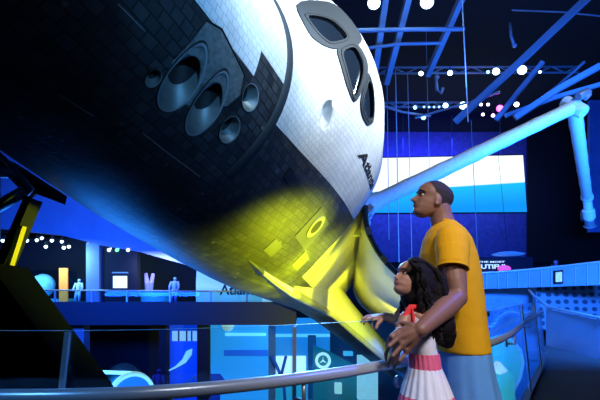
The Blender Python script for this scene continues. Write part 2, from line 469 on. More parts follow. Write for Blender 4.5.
# --- windows
SUR = {'W3': [(417.5, -12.1, 454.2), (447.6, -19.6, 487.1), (454.2, -46.6, 482.3), (443.1, -54.0, 470.1), (422.5, -52.9, 446.0), (411.5, -40.7, 439.3)],
       'W2': [(423.9, -50.4, 449.7), (440.9, -51.1, 470.5), (450.4, -62.4, 468.7), (449.0, -70.3, 459.5), (439.3, -81.8, 433.3), (429.0, -71.0, 437.2)]}
for k, pts in WIN.items():
    outr, n = surf_poly(SUR[k], .7) if k in SUR else surf_poly(pts, .9, 1.34); inn, _ = surf_poly(pts, 1.1, 1.0); inn2 = [p - n * 2.6 * IN for p in inn]; ob, _ = surf_poly(SUR[k], -.4, 1.01) if k in SUR else surf_poly(pts, -.3, 1.37)
    b = bmesh.new(); md_ = []
    for f_ in (.25, .5, .75):
        md_.append([(lambda c_, h_: (h_ if h_ else c_) + n * (.9 * IN))(p.lerp(q_, f_), onto(p.lerp(q_, f_) + n * .6, -n)) for p, q_ in zip(outr, inn)])
    R_ = [[b.verts.new(p) for p in q] for q in [ob, outr] + md_ + [inn, inn2]]; m = len(outr)
    for q, s_ in zip(R_, R_[1:]):
        for i in range(m): b.faces.new((q[i], q[(i + 1) % m], s_[(i + 1) % m], s_[i]))
    fr = obj('window_frame', b, dark_frame, orbiter, 40)
    b = bmesh.new(); prism(b, [p - n * 2.2 * IN for p in inn], -n * .6 * IN); obj('window_pane', b, win_glass, fr)
    b = bmesh.new()
    for q, s_ in zip([surf_poly(pts, .95, 1.14)[0]], [None]):
        tube(b, q + q[:1], .35 * IN, 6, False)
    obj('window_seal', b, black_mat, fr, True)
# --- seam band between nose module and cabin
b = bmesh.new(); rr = []
for X, off in ((374.0, -.3), (374.4, .7), (376.8, 1.0), (379.2, .7), (379.6, -.3)):
    rr.append([b.verts.new(sp(X, PI * .82 - k * PI * .86 / 90, off)) for k in range(91)])
for q, s_ in zip(rr, rr[1:]):
    for k in range(90): b.faces.new((q[k], q[k + 1], s_[k + 1], s_[k]))
obj('seam_band', b, dark_frame, orbiter, True)

# --- groove round the scuffed metal panel of the big thrusters
pp = []
PO = PAN[7:] + PAN[:5]
for a_, b_ in zip(PO, PO[1:]):
    for k in range(8):
        q = vs(*a_).lerp(vs(*b_), k / 8); h = outward(q); pp.append(h[0] + h[1] * (.1 * IN if h[1].y < 0 else -.1 * IN))
b = bmesh.new(); tube(b, pp, .38 * IN, 6); obj('panel_seam', b, black_mat, orbiter, True)
# --- fine seams between tile fields
seam_mat = M('seam_filler', (.30, .31, .33), .6)
for sq_ in [[(329.4, -68.7, 333.2), (340.5, -71.9, 334.0), (352.8, -75.3, 335.2), (367.1, -79.2, 336.6)], [(302.9, -58.2, 324.5), (316.2, -63.3, 326.7)], [(292.8, -58.1, 354.9), (305.3, -62.4, 356.4)]]:
    P_ = []
    for a_, b_ in zip(sq_, sq_[1:]):
        for k in range(6): h = outward(vs(*a_).lerp(vs(*b_), k / 6)); P_.append(h[0] + h[1] * .05 * IN)
    b = bmesh.new(); tube(b, P_, .22 * IN, 6); obj('tile_seam', b, seam_mat, orbiter, True)
# --- crew hatch: a square outline, an oval plate and a dark window
def surf_rect(x0, x1, z0, z1, off, nx=8, nz=8, skew=0.):
    return [[side(x0 + (x1 - x0) * i / nx + skew * j / nz, z0 + (z1 - z0) * j / nz, off) for j in range(nz + 1)] for i in range(nx + 1)]
def plate(name, x0, x1, z0, z1, off, mat, parent, nx=8, nz=8):
    g = surf_rect(x0, x1, z0, z1, off, nx, nz); g2 = surf_rect(x0, x1, z0, z1, -.5, nx, nz); b = bmesh.new()
    V = [[b.verts.new(p) for p in r] for r in g]; W = [[b.verts.new(p) for p in r] for r in g2]
    for i in range(nx):
        for j in range(nz): b.faces.new((V[i][j], V[i + 1][j], V[i + 1][j + 1], V[i][j + 1]))
    for i in range(nx):
        for j in (0, nz): b.faces.new((V[i][j], V[i + 1][j], W[i + 1][j], W[i][j]))
    for j in range(nz):
        for i in (0, nx): b.faces.new((V[i][j], V[i][j + 1], W[i][j + 1], W[i][j]))
    return obj(name, b, mat, parent, 40)
hatch_mat = M('hatch_tile', (.062, .066, .07), .5, bump=(30, .3, .003), var=(9, .3))
hatch = plate('side_hatch', 471, 509, 352, 378, .5, hatch_mat, orbiter, 12, 10)
hatch['label'] = 'square hatch plate with an oval dark window'
def disc_on(name, cx, cz, rx, rz, off, mat, parent, hole=0.):
    b = bmesh.new(); n = 32; outer = []; inner = []; low = []
    for k in range(n):
        a = 2 * PI * k / n; outer.append(b.verts.new(side(cx + rx * math.cos(a), cz + rz * math.sin(a), off)))
        low.append(b.verts.new(side(cx + rx * math.cos(a), cz + rz * math.sin(a), off - 1.2)))
        if hole: inner.append(b.verts.new(side(cx + rx * hole * math.cos(a), cz + rz * hole * math.sin(a), off)))
    for k in range(n):
        m = (k + 1) % n; b.faces.new((outer[k], outer[m], low[m], low[k]))
        if hole: b.faces.new((outer[k], outer[m], inner[m], inner[k]))
    if not hole: b.faces.new(outer)
    return obj(name, b, mat, parent, 40)
disc_on('hatch_rim', 488, 368, 9.6, 9.0, 1.1, M('hatch_rim_white', (.20, .21, .20), .5), hatch, .62)
disc_on('hatch_window', 488, 368, 5.9, 5.6, 1.0, black_mat, hatch)
plate('access_panel', 452, 468, 332, 342, .4, M('pale_panel', (.10, .105, .10), .5, var=(8, .2)), orbiter)
plate('access_panel', 512, 540, 338, 352, .4, M('pale_panel_worn', (.085, .09, .088), .5, var=(8, .2)), orbiter)
plate('vent_door', 410, 440, 367, 373, .4, black_tile, orbiter)
# --- name lettered along the cabin side
tm = text_mesh('Atlantis', 1.0, .035, .25)
x0 = min(v.co.x for v in tm.vertices); x1 = max(v.co.x for v in tm.vertices)
bt = bmesh.new(); bt.from_mesh(tm); bmesh.ops.subdivide_edges(bt, edges=[e for e in bt.edges if e.calc_length() > .12], cuts=3)
bmesh.ops.triangulate(bt, faces=bt.faces[:])
for v in bt.verts:
    v.co = side(470 + (v.co.x - x0) / (x1 - x0) * 98, 421.0 + (v.co.x - x0) / (x1 - x0) * 13 + v.co.y * 10.5, .25)
obj('name_lettering', bt, black_mat, orbiter)
# --- mid fuselage: U-shaped trough with the open cargo bay
b = bmesh.new(); uvl = b.loops.layers.uv.new('uv'); SILL = 425.5
tp = th_of(582, SILL); ths = [tp - (PI + 2 * tp) * k / 60 for k in range(61)]
xm = [582 + 29 * i for i in range(26)]
ro = [[b.verts.new(vs(x, 0, 400) + (sp(582, t) - vs(582, 0, 400))) for t in ths] for x in xm]
def inset(p): return Vector((p.x, p.y * .90, p.z + (.10 if p.z < .45 else 0)))
ri = [[b.verts.new(inset(v.co)) for v in r] for r in ro]
al = [0.]
for j in range(60): al.append(al[-1] + (ro[0][j].co - ro[0][j + 1].co).length)
for i in range(len(xm) - 1):
    for j in range(60):
        f = b.faces.new((ro[i][j], ro[i + 1][j], ro[i + 1][j + 1], ro[i][j + 1]))
        for l, (ii, jj) in zip(f.loops, ((i, j), (i + 1, j), (i + 1, j + 1), (i, j + 1))): l[uvl].uv = (xm[ii] * IN, al[jj])
        zc = f.calc_center_median().z / IN + 400; f.material_index = 1 if zc > 340 else 0
        f = b.faces.new((ri[i][j], ri[i][j + 1], ri[i + 1][j + 1], ri[i + 1][j])); f.material_index = 2
    for j in (0, 60): b.faces.new((ro[i][j], ro[i + 1][j], ri[i + 1][j], ri[i][j])).material_index = 2
b.faces.new(ro[-1]); bmesh.ops.remove_doubles(b, verts=b.verts[:], dist=1e-6)
mid = obj('mid_fuselage', b, [black_tile, white_tile, white_skin], orbiter, 40)
# hinges along the port sill
for i in range(24):
    b = bmesh.new(); X = 590 + 29.5 * i; p = vs(X, -109.5, 425); box(b, p.x - .18, p.x + .18, p.y - .10, p.y + .05, p.z - .12, p.z + .09, .015)
    obj('door_hinge', b, white_skin if True else None, orbiter)
# --- wings: strake with a rounded leading edge, then the swept outer panel
WST = [(425, 86.0, 322, 2, 8), (455, 97.3, 321.5, 4, 12), (480, 103, 321, 7, 18), (520, 107.5, 321, 12, 28), (600, 112, 321.5, 15, 33), (700, 119, 324, 18, 36), (800, 127, 327, 22, 38), (900, 135.5, 330, 26, 42), (950, 142, 331.5, 28, 44),
       (1000, 194, 334, 30, 44), (1050, 246, 336.5, 30, 42), (1150, 348, 340, 26, 36), (1270, 466, 345, 14, 18), (1307, 468, 345, 5, 6)]
for sgn, nm in ((-1, 'wing'), (1, 'wing')):
    b = bmesh.new(); uvl = b.loops.layers.uv.new('uv'); R_ = []
    for X, Y, Z, up, dn in WST:
        yr = 88.0; prof = []
        dy = Y - yr; r = min(5.5, .6 + max(0, X - 430) * .026)
        up_r = 20 + up; dn_r = Z - 288
        if X >= 950: up_r = 18 + up; dn_r = 38
        # root top -> leading edge -> root bottom
        prof = [(yr, Z + up_r)]
        for k in range(1, 8):
            f = k / 8; prof.append((yr + (dy - r) * f, Z + up_r * (1 - f) ** .85 * 1.0 + (r * .8) * f))
        for k in range(9):
            a = PI / 2 - PI * k / 8; prof.append((Y - r + r * math.cos(a), Z + r * .8 * math.sin(a)))
        zr = 297 if X < 560 else 292; yb = 72
        for k in range(1, 9):
            f = k / 8; prof.append((Y - r - (Y - r - yb) * f, Z - r * .8 - (Z - r * .8 - zr) * f ** .9))
        R_.append([b.verts.new(vs(X, sgn * y, z)) for y, z in prof])
    n = len(R_[0])
    for i in range(len(R_) - 1):
        for k in range(n):
            f = b.faces.new((R_[i][k], R_[i + 1][k], R_[i + 1][(k + 1) % n], R_[i][(k + 1) % n]))
            for l in f.loops: l[uvl].uv = (l.vert.co.x, l.vert.co.y + l.vert.co.z * .7)
            f.material_index = 1 if 8 <= k <= 15 and WST[i][0] >= 470 else 2 if k < 8 and WST[i][0] >= 560 else 0
    b.faces.new(R_[0]); b.faces.new(R_[-1][::-1])
    edge_mat = M('leading_edge_carbon', (.34, .35, .34), .35, bump=(6, .2, .01)) if sgn < 0 else edge_mat
    obj('wing', b, [black_tile, edge_mat, white_skin], orbiter, 60)
# --- cargo bay doors, swung open
def door(sgn, ang):
    hy, hz = -108.5, 425.0; prof = []
    for k in range(25):
        a = PI / 2 * k / 24; prof.append((-108.5 * math.cos(a) - hy, 425 + 77 * math.sin(a) - hz))
    ca, sa = math.cos(ang), math.sin(ang)
    pr = [(hy + y * ca - z * sa, hz + y * sa + z * ca) for y, z in prof]
    nrm = []
    for k in range(25):
        a, c = pr[max(0, k - 1)], pr[min(24, k + 1)]; t = Vector((c[0] - a[0], c[1] - a[1])).normalized(); nrm.append((-t.y, t.x))
    b = bmesh.new(); O = []; I_ = []
    for X in [583 + 36 * i for i in range(21)]:
        O.append([b.verts.new(vs(X, -sgn * y, z)) for y, z in pr]); I_.append([b.verts.new(vs(X, -sgn * (y + 4 * n_[0]), z + 4 * n_[1])) for (y, z), n_ in zip(pr, nrm)])
    for i in range(20):
        for k in range(24):
            b.faces.new((O[i][k], O[i + 1][k], O[i + 1][k + 1], O[i][k + 1])); b.faces.new((I_[i][k], I_[i][k + 1], I_[i + 1][k + 1], I_[i + 1][k])).material_index = 1
        for k in (0, 24): b.faces.new((O[i][k], O[i + 1][k], I_[i + 1][k], I_[i][k]))
    for i in (0, 20):
        for k in range(24): b.faces.new((O[i][k], O[i][k + 1], I_[i][k + 1], I_[i][k]))
    d = obj('cargo_bay_door', b, [M('door_grey_skin', (.40, .41, .40), .55, bump=(14, .25, .004), var=(6, .12)), radiator_mat], orbiter, 50)
    # dark seal and latches along the forward edge
    b = bmesh.new(); pts = [vs(581.5, -sgn * (y + 2 * n_[0]), z + 2 * n_[1]) for (y, z), n_ in zip(pr, nrm)]
    tube(b, pts, 2.4 * IN, 8); obj('door_edge_seal', b, dark_frame, d, True)
    for k in (4, 9, 14, 19):
        b = bmesh.new(); p = pts[k]; q = pts[k + 1]; bar(b, p, p + (q - p).normalized() * 7 * IN + Vector((-.02, 0, 0)), 5 * IN); obj('door_latch', b, arm_dark, d)
    return pr
DPR = door(-1 * -1, math.radians(146))
door(-1, math.radians(146))
# --- robot arm on the port sill
Mi = M0.inverted()
sh = Mi @ Vector(at(371, 204, 12.0)); el = Mi @ Vector(at(574, 107, 13.6)); wr = Mi @ Vector(at(587, 197, 18.2)); en = Mi @ Vector(at(590, 226, 18.6))
b = bmesh.new(); d_ = (el - sh).normalized()
npt = 26; pts = [sh.lerp(el, k / (npt - 1)) for k in range(npt)]
tube(b, pts, [.25 if k in (0,) else .215 - .02 * k / npt + (.012 if k % 4 == 0 else 0) for k in range(npt)], 20)
arm = obj('robot_arm', b, arm_white, orbiter, 50); arm['label'] = 'white insulated robot arm boom'
b = bmesh.new(); d2 = (wr - el).normalized(); pts = [el.lerp(wr, k / 25) for k in range(26)]
tube(b, pts, [.21 - .02 * k / 25 + (.010 if k % 4 == 0 else 0) for k in range(26)], 20); obj('forearm_boom', b, arm_white, arm, 50)
b = bmesh.new(); ball(b, el, .25, 20); ax = d_.cross(d2).normalized(); lathe(b, [(.20, -.36), (.22, -.3), (.22, .3), (.20, .36)], el, ax, 20, True); obj('elbow_joint', b, arm_white, arm, 40)
b = bmesh.new(); eo = el + (d_ - d2).normalized() * .42; lathe(b, [(.12, -.2), (.14, -.1), (.14, .16), (.09, .26)], eo, d_, 16, True); bar(b, el, eo, .1); box(b, eo.x - .09, eo.x + .09, eo.y - .2, eo.y - .05, eo.z - .08, eo.z + .12, .02); obj('elbow_camera', b, arm_dark, arm, 40)
b = bmesh.new(); lathe(b, [(.30, -.55), (.30, -.1), (.26, 0), (.24, .3)], sh, d_, 20, True); lathe(b, [(.22, 0), (.22, .7)], sh - d_ * .4, Mi.to_3x3() @ Vector((0, 0, -1)), 16, True); obj('shoulder_joint', b, arm_white, arm, 40)
b = bmesh.new(); d3 = (en - wr).normalized(); ball(b, wr, .24, 18); lathe(b, [(.17, .1), (.17, .55), (.24, .6), (.24, .95), (.17, 1.0), (.17, 1.3)], wr, d3, 20, True); obj('wrist_joint', b, arm_white, arm, 40)
L_ = (en - wr).length
b = bmesh.new(); lathe(b, [(.17, 1.3), (.24, 1.35), (.24, L_), (.19, L_), (.19, L_ - .3), (.01, L_ - .3)], wr, d3, 24); obj('end_effector', b, arm_dark, arm, 40)
b = bmesh.new(); cp = wr + d3 * 1.0 + ax * .3; lathe(b, [(.09, -.15), (.11, 0), (.11, .25), (.08, .3)], cp, d3, 14, True); bar(b, cp, wr + d3 * 1.0, .08); obj('wrist_camera', b, arm_dark, arm, 40)

# ================================================================ the hall (structure)
BACK = Vector((0, 1, 0))
wall_blue = M('painted_hall_wall', (.22, .26, .34), .8, var=(1.2, .2))
wall_dark = M('dark_hall_wall', (.010, .011, .018), .85)
floor_mat = M('dark_carpet', (.022, .025, .03), .75, bump=(120, .3, .002))
low_floor = M('lower_hall_floor', (.06, .07, .08), .4)
slab_mat = M('gallery_fascia', (.012, .018, .036), .75)
dark_gap = M('dark_recess', (.010, .011, .014), .85)
rail_steel = M('brushed_steel_rail', (.50, .56, .64), .30, .35, bump=(90, .12, .001))
post_steel = M('post_steel', (.30, .34, .40), .4, .6)
clear_glass = glass_mat('guard_glass', (.86, .94, .97))
blue_glass = glass_mat('display_glass', (.55, .80, .95))


def slabobj(name, poly, z0, z1, mat):
    b = bmesh.new(); prism(b, [Vector((x, y, z1)) for x, y in poly], (0, 0, z0 - z1)); return struct(obj(name, b, mat))


slabobj('floor', [(-34, -4), (34, -4), (34, 44), (-34, 44)], -7.9, -7.6, low_floor)
slabobj('ceiling', [(-34, -4), (34, -4), (34, 44), (-34, 44)], 17.0, 17.3, wall_dark)
slabobj('wall_back', [(-34, 42), (34, 42), (34, 42.4), (-34, 42.4)], -7.6, 17, wall_dark)
slabobj('wall_left', [(-34.4, -4), (-34, -4), (-34, 42), (-34.4, 42)], -7.6, 17, wall_dark)
slabobj('wall_right', [(34, -4), (34.4, -4), (34.4, 42), (34, 42)], -7.6, 17, wall_dark)
slabobj('wall_front', [(-34, -4.4), (34, -4.4), (34, -4), (-34, -4)], -7.6, 17, wall_dark)


def crom(P, n):
    P = [Vector(p) for p in P]; P = [P[0] * 2 - P[1]] + P + [P[-1] * 2 - P[-2]]; o = []
    for i in range(1, len(P) - 2):
        for k in range(n):
            t = k / n; a, b, c, d = P[i - 1:i + 3]
            o.append(.5 * ((2 * b) + (c - a) * t + (2 * a - 5 * b + 4 * c - d) * t * t + (3 * b - a - 3 * c + d) * t ** 3))
    return o + [P[-2]]


GC = crom([(-2.6, 1.95, 0), (-1.7, 1.70, 0), (-.93, 1.57, 0), (-.30, 1.71, 0), (.40, 2.25, 0), (1.34, 3.30, 0), (2.62, 5.45, 0), (4.05, 7.8, 0), (5.1, 9.6, 0)], 10)
poly = [(p.x, p.y) for p in GC if p.y < 7.0] 
poly = poly + [(6.2, 6.3), (7.5, 4.0), (8, -3.9), (-5, -3.9), (-5, 2.4)]
wf = slabobj('floor_walkway', poly, -.40, 0, floor_mat)
b = bmesh.new(); vv = [b.verts.new(p) for p in [(3.2, 6.4, 0), (5.3, 10, -.1), (7.9, 15.1, -.39), (8.5, 13, -.8), (9.4, 9.2, -.9), (8.0, 5.0, -.35), (5.5, 5.5, 0)]]
b.faces.new(vv); g = bmesh.ops.extrude_face_region(b, geom=b.faces[:])
for v in [v for v in g['geom'] if isinstance(v, bmesh.types.BMVert)]: v.co.z -= .35
struct(obj('floor_ramp', b, floor_mat))

# upper gallery at the left, seen under the belly
GY = 21.0


def rect(bm, x0, y0, x1, y1, Y, depth):
    quadbox(bm, atY(x0, y1, Y), atY(x1, y1, Y), atY(x1, y0, Y), atY(x0, y0, Y), BACK * depth)


def rectobj(name, x0, y0, x1, y1, Y, depth, mat, parent=None):
    b = bmesh.new(); rect(b, x0, y0, x1, y1, Y, depth)
    off = Vector(); q_ = parent
    while q_: off += q_.location; q_ = q_.parent
    for v in b.verts: v.co -= off
    return obj(name, b, mat, parent)


def base(x, y, Y): return atY(x, y, Y)


struct(rectobj('trim_gallery_fascia', -40, 302, 296, 325, GY, 6.0, slab_mat))
struct(rectobj('wall_gallery_back', -40, 238, 262, 302, GY + 5.6, .3, wall_dark))
b = bmesh.new(); prism(b, [atY(x, y, GY + .7) for x, y in ((-60, 150), (120, 150), (200, 225), (212, 262), (197, 268), (140, 252), (100, 245), (60, 235), (-60, 222))], BACK * .4); struct(obj('wall_gallery_soffit', b, wall_blue))
b = bmesh.new(); a_, c_ = atY(-60, 222, GY + 1.1), atY(140, 222, GY + 1.1)
prism(b, [a_, c_, c_ + BACK * 4.4, a_ + BACK * 4.4], (0, 0, .25)); struct(obj('ceiling_gallery', b, wall_dark))
# columns under and on the gallery
for nm, x0, y0, x1, y1, Y, dp, m, lb in (
        ('gallery_column', 86, 243, 99, 302, GY + .8, .5, wall_blue, 'pale blue lit column at the front of the left gallery'),
        ('gallery_column', 68, 325, 84, 372, GY + .9, .6, wall_blue, 'blue column below the gallery deck behind the dark wedge'),
        ('gallery_column', 159, 325, 166, 400, GY + .9, .6, wall_dark, 'slim dark column left of the blue lower booth'),
        ('gallery_column', 197, 325, 208, 400, GY + .9, .6, wall_dark, 'dark column between the blue booth and the cyan lower display'),
        ('gallery_column', 265, 322, 275, 400, 34.5, .8, wall_blue, 'blue column left of the crossed braces on the lower level'),
        ('gallery_column', 308, 336, 316, 400, 34.5, .8, wall_blue, 'blue column left of the round white emblem')):
    tag(rectobj(nm, x0, y0, x1, y1, Y, dp, m), lb, 'column')
b = bmesh.new(); rect(b, 84, 326, 162, 400, GY + 5.2, .3); struct(obj('wall_lower_dark', b, dark_gap))
# dark tall exhibit wall with a glowing monitor
t = thing('exhibit_wall', 'tall black exhibit wall with a glowing white monitor on the left gallery', 'exhibit', base(121, 302, GY + .9))
rectobj('panel', 105, 247, 137, 302, GY + .9, .5, steel_blk, t)
mon = rectobj('monitor', 111, 274, 129, 290, GY + .82, .06, steel_blk, t)
rectobj('screen', 113, 276, 127, 288, GY + .80, .02, M('white_monitor_glow', (.1, .1, .1), .4, emit=(.62, .92, 1.), es=1.5), mon)
rectobj('caption_strip', 112, 272.0, 128, 273.2, GY + .86, .03, M('caption_glow', (.1, .1, .1), .5, emit=(.1, .4, 1.), es=.6), t)
for x, g in ((109, (.7, .95, 1)), (117, (.15, 1, .35)), (128, (.7, .95, 1))):
    b = bmesh.new(); p = atY(x, 250, GY + .7) - t.location; ball(b, p, .09, 12); bar(b, p, p + Vector((0, .3, .15)), .06); obj('lamp', b, M('small_lamp', (.1, .1, .1), .5, emit=g, es=2.5), t)
# dark display case with robot arms and a cyan plinth
def figure(t, x, yb, yt, Y, mat, w=.16):
    p0 = atY(x, yb, Y) - t.location; p1 = atY(x, yt, Y) - t.location; h = (p1 - p0).length; b = bmesh.new()
    for s in (-1, 1):
        tube(b, [p0 + Vector((s * .09 * h, 0, 0)), p0 + Vector((s * .08 * h, 0, h * .25)), p0 + Vector((s * .05 * h, 0, h * .5))], [.05 * h, .06 * h, .075 * h], 10)
        tube(b, [p0 + Vector((s * .13 * h, 0, h * .82)), p0 + Vector((s * .19 * h, -.03 * h, h * .62)), p0 + Vector((s * .17 * h, -.12 * h, h * .48))], [.05 * h, .045 * h, .04 * h], 8)
    tube(b, [p0 + Vector((0, 0, h * k)) for k in (.44, .55, .68, .8, .86)], [.10 * h, .10 * h, .12 * h, .11 * h, .04 * h], 12, True, .7)
    ball(b, p0 + Vector((0, 0, .93 * h)), .07 * h, 12)
    return b
t = thing('robot_exhibit', 'pair of thin pinkish robot arms on a low cyan plinth on the gallery', 'exhibit', base(149, 302, GY + 1.2))
b = bmesh.new(); p = atY(149, 296, GY + 1.2) - t.location; lathe(b, [(.78, -.3), (.8, .12), (.72, .15)], Vector((p.x, .9, p.z)), (0, 0, 1), 28, True); obj('plinth', b, M('cyan_plinth', (.10, .45, .55), .5, emit=(.0, .2, .32), es=.5), t)
pk = M('pink_lit_metal', (.55, .42, .52), .4)
for x0, x1 in ((146, 148), (153, 150)):
    b = bmesh.new(); tube(b, [Vector((atY(x0, 274, GY + 1.9) - t.location)), Vector(atY((x0 + x1) / 2, 283, GY + 1.7) - t.location), Vector(atY(x1, 291, GY + 1.9) - t.location)], [.09, .12, .14], 10); obj('arm', b, pk, t)
t = thing('mannequin', 'small blue lit standing mannequin beside the cyan plinth', 'mannequin', base(173, 302, GY + 1.2))
obj('body', figure(t, 173.5, 302, 277, GY + 1.3, None), M('blue_suit_cloth', (.15, .3, .6), .5), t, True)
t = thing('mannequin', 'pale spacesuit mannequin left of the blue gallery column', 'mannequin', base(77, 302, GY + 1.2))
pale = M('pale_suit', (.45, .5, .5), .6); obj('body', figure(t, 77, 302, 279, GY + 1.4, pale), pale, t, True)
t = thing('globe_exhibit', 'large pale globe inside a glass case on the gallery', 'exhibit', base(42, 302, GY + 1.2))
b = bmesh.new(); ball(b, atY(42, 286, GY + 2.2) - t.location, .62, 24); lathe(b, [(.45, -.9), (.30, -.6), (.2, -.5)], atY(42, 286, GY + 2.2) - t.location, (0, 0, 1), 18, True)
obj('globe', b, M('globe_pale', (.5, .62, .62), .5, var=(2.5, .5)), t, True)
rectobj('case', 26, 270, 58, 301.5, GY + 1.3, 1.9, blue_glass, t)
rectobj('case_shelf', 26, 299, 58, 301.5, GY + 1.3, 1.9, M('cyan_shelf', (.1, .3, .35), .5, emit=(.02, .3, .45), es=.6), t)
ban = rectobj('banner', 59, 268, 67.5, 301.5, GY + 1.3, .08, M('orange_banner', (.8, .22, .02), .6, emit=(1., .22, .02), es=.55, var=(2.2, .6))); tag(ban, 'orange and yellow upright banner between globe case and mannequin', 'banner')
# ceiling spots of the gallery
lamp_glow = M('gallery_lamp_glow', (.5, .5, .5), .4, emit=(.72, .95, 1.), es=3.0)
for i, (x, y) in enumerate(((3, 240), (8, 238), (22, 237), (27, 240), (37, 239.5), (42, 237.5), (46, 246), (52, 240), (62, 241), (64, 247), (69, 246), (88, 243.5))):
    t = thing('ceiling_spotlight', 'small white spotlight under the left gallery ceiling', 'lamp', atY(x, y, GY + 1.2 + (i % 3) * .5), 'spotlights under the gallery ceiling')
    b = bmesh.new(); ax = Vector((.25, -.5, -.8)).normalized(); lathe(b, [(.03, -.3), (.09, -.26), (.10, 0), (.085, .02)], (0, 0, 0), ax, 12, True); obj('housing', b, steel_blk, t, 40)
    b = bmesh.new(); lathe(b, [(.085, .021), (.09, .04), (.06, .06)], (0, 0, 0), ax, 12, True); ball(b, ax * .05, .085, 10); obj('bulb', b, lamp_glow, t, True)
# the gallery sign wall with its painted name
t = thing('sign_wall', 'pale cyan lit sign wall lettered in dark blue under the belly', 'sign', base(225, 302, GY + .6))
sgn = rectobj('panel', 196, 282, 290, 302, GY + .6, .3, M('pale_cyan_panel', (.3, .5, .5), .6, emit=(.24, .58, .50), es=.8), t)
b = bmesh.new(); prism(b, [atY(x, y, GY + .6) - t.location for x, y in ((196, 282), (290, 282), (262, 279), (238, 273), (197, 263))], BACK * .3); obj('panel_top', b, sgn.data.materials[0], t)
tm = text_mesh('Atlantis', 1.0, .02); x0 = min(v.co.x for v in tm.vertices); x1 = max(v.co.x for v in tm.vertices); P0 = atY(219.5, 294.5, GY + .57); P1 = atY(262, 294.5, GY + .57); sc_ = (P1.x - P0.x) / (x1 - x0)
for v in tm.vertices: v.co = Vector((P0.x + (v.co.x - x0) * sc_, P0.y, P0.z + v.co.y * sc_)) - t.location
link('lettering', tm, M('navy_lettering', (.004, .02, .05), .6), t)
# gallery balustrade
t = thing('gallery_balustrade', 'thin rail with slim posts along the edge of the left gallery', 'railing', base(100, 302, GY + .2))
b = bmesh.new(); tube(b, [atY(20, 290, GY + .2) - t.location, atY(262, 291.5, GY + .2) - t.location], .035, 8); obj('top_rail', b, post_steel, t, True)
for x in (20, 55, 92, 127, 170, 211, 247):
    b = bmesh.new(); bar(b, atY(x, 302, GY + .2) - t.location, atY(x, 290.5, GY + .2) - t.location, .07); obj('post', b, post_steel, t)
b = bmesh.new(); prism(b, [atY(x, y, GY + .22) - t.location for x, y in ((20, 302), (262, 302), (262, 292), (20, 291))], BACK * .015); obj('glass_pane', b, blue_glass, t)

# ---------------------------------------------------------------- lower level exhibits seen through the guard glass
def glow(name, base_, em, s=1., var=None): return M(name, base_, .5, emit=em, es=s, var=var)
t = thing('lower_booth', 'deep blue glass booth under the gallery with a bright white panel strip', 'booth', base(182, 400, GY + 1.5))
rectobj('wall', 167, 322, 200, 402, GY + 1.5, .3, glow('booth_blue', (.05, .12, .45), (.0, .045, .75), .75), t)
g_ = rectobj('light_panel', 172, 331, 198, 341, GY + 1.45, .05, glow('panel_white', (.4, .5, .6), (.22, .5, .85), .9, None), t)
for x in (178, 186, 191): rectobj('mullion', x, 331, x + 1.2, 341, GY + 1.40, .05, steel_blk, g_)
b = bmesh.new(); pts = [(168, 371), (176, 367), (184, 361), (189, 353), (192, 349)]
tube(b, [atY(x, y, GY + 1.38) - t.location for x, y in pts], [.03, .05, .12, .16, .02], 8, True, .4); obj('swoosh', b, glow('swoosh_pale', (.4, .7, .8), (.25, .75, 1.), .8), t, True)
b = bmesh.new(); pts = [(168, 398), (180, 387), (194, 377), (208, 374)]
tube(b, [atY(x, y, GY + 1.2) - t.location for x, y in pts], .035, 8); obj('stair_rail', b, post_steel, t, True)
for x, y in ((172, 394), (183, 385), (194, 378)):
    b = bmesh.new(); bar(b, atY(x, y, GY + 1.2) - t.location, atY(x, y + 14, GY + 1.2) - t.location, .05); obj('stair_post', b, post_steel, t)
t = thing('cyan_display', 'wide cyan backlit display wall on the lower level with a dark hexagon panel', 'exhibit', base(235, 400, 31))
rectobj('wall', 209, 322, 268, 402, 31, .3, glow('display_cyan', (.05, .3, .5), (.01, .26, .78), .85), t)
rectobj('upper_band', 225, 333, 266, 336, 30.9, .08, glow('band_pale', (.3, .7, .8), (.15, .75, 1.), .8), t)
rectobj('middle_band', 224, 350, 268, 356, 30.9, .08, glow('band_blue', (.04, .14, .4), (.0, .08, .6), .8), t)
b = bmesh.new(); prism(b, [atY(x, y, 30.8) - t.location for x, y in ((204, 402), (204, 374), (220, 374), (226, 382), (220, 390), (220, 402))], BACK * .1); obj('hexagon_panel', b, glow('hex_navy', (.02, .04, .2), (.0, .02, .32), .8), t)
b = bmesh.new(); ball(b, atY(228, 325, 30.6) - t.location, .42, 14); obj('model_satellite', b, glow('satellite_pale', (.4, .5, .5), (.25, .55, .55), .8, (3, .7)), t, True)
t = thing('light_wall', 'bright white and cyan window wall low on the lower level behind crossed braces', 'exhibit', base(290, 400, 36))
rectobj('wall', 244, 318, 330, 402, 36, .3, glow('wall_cyan', (.05, .25, .4), (.01, .22, .70), .8), t)
rectobj('shelf_band', 262, 334, 330, 337, 35.9, .1, glow('shelf_glow', (.2, .5, .6), (.12, .65, 1.), .9), t)
rectobj('white_window', 252, 357, 266, 380, 35.9, .1, glow('window_white', (.6, .8, .8), (.62, .95, 1.), 1.1), t)
rectobj('white_window', 276, 356, 306, 380, 35.9, .1, glow('window_white_cool', (.6, .8, .8), (.55, .90, 1.), 1.1), t)
rectobj('low_band', 244, 384, 330, 402, 35.9, .1, glow('low_cyan', (.04, .3, .4), (.01, .35, .6), .7), t)
t = thing('cross_brace', 'blue crossed steel braces in front of the white lower windows', 'brace', base(284, 400, 34.2))
for a, c in (((272, 356), (282, 378)), ((286, 356), (279, 384)), ((283, 376), (285, 400))):
    b = bmesh.new(); bar(b, atY(*a, 34.2) - t.location, atY(*c, 34.2) - t.location, .22); obj('brace', b, M('brace_blue', (.05, .15, .5), .5), t)
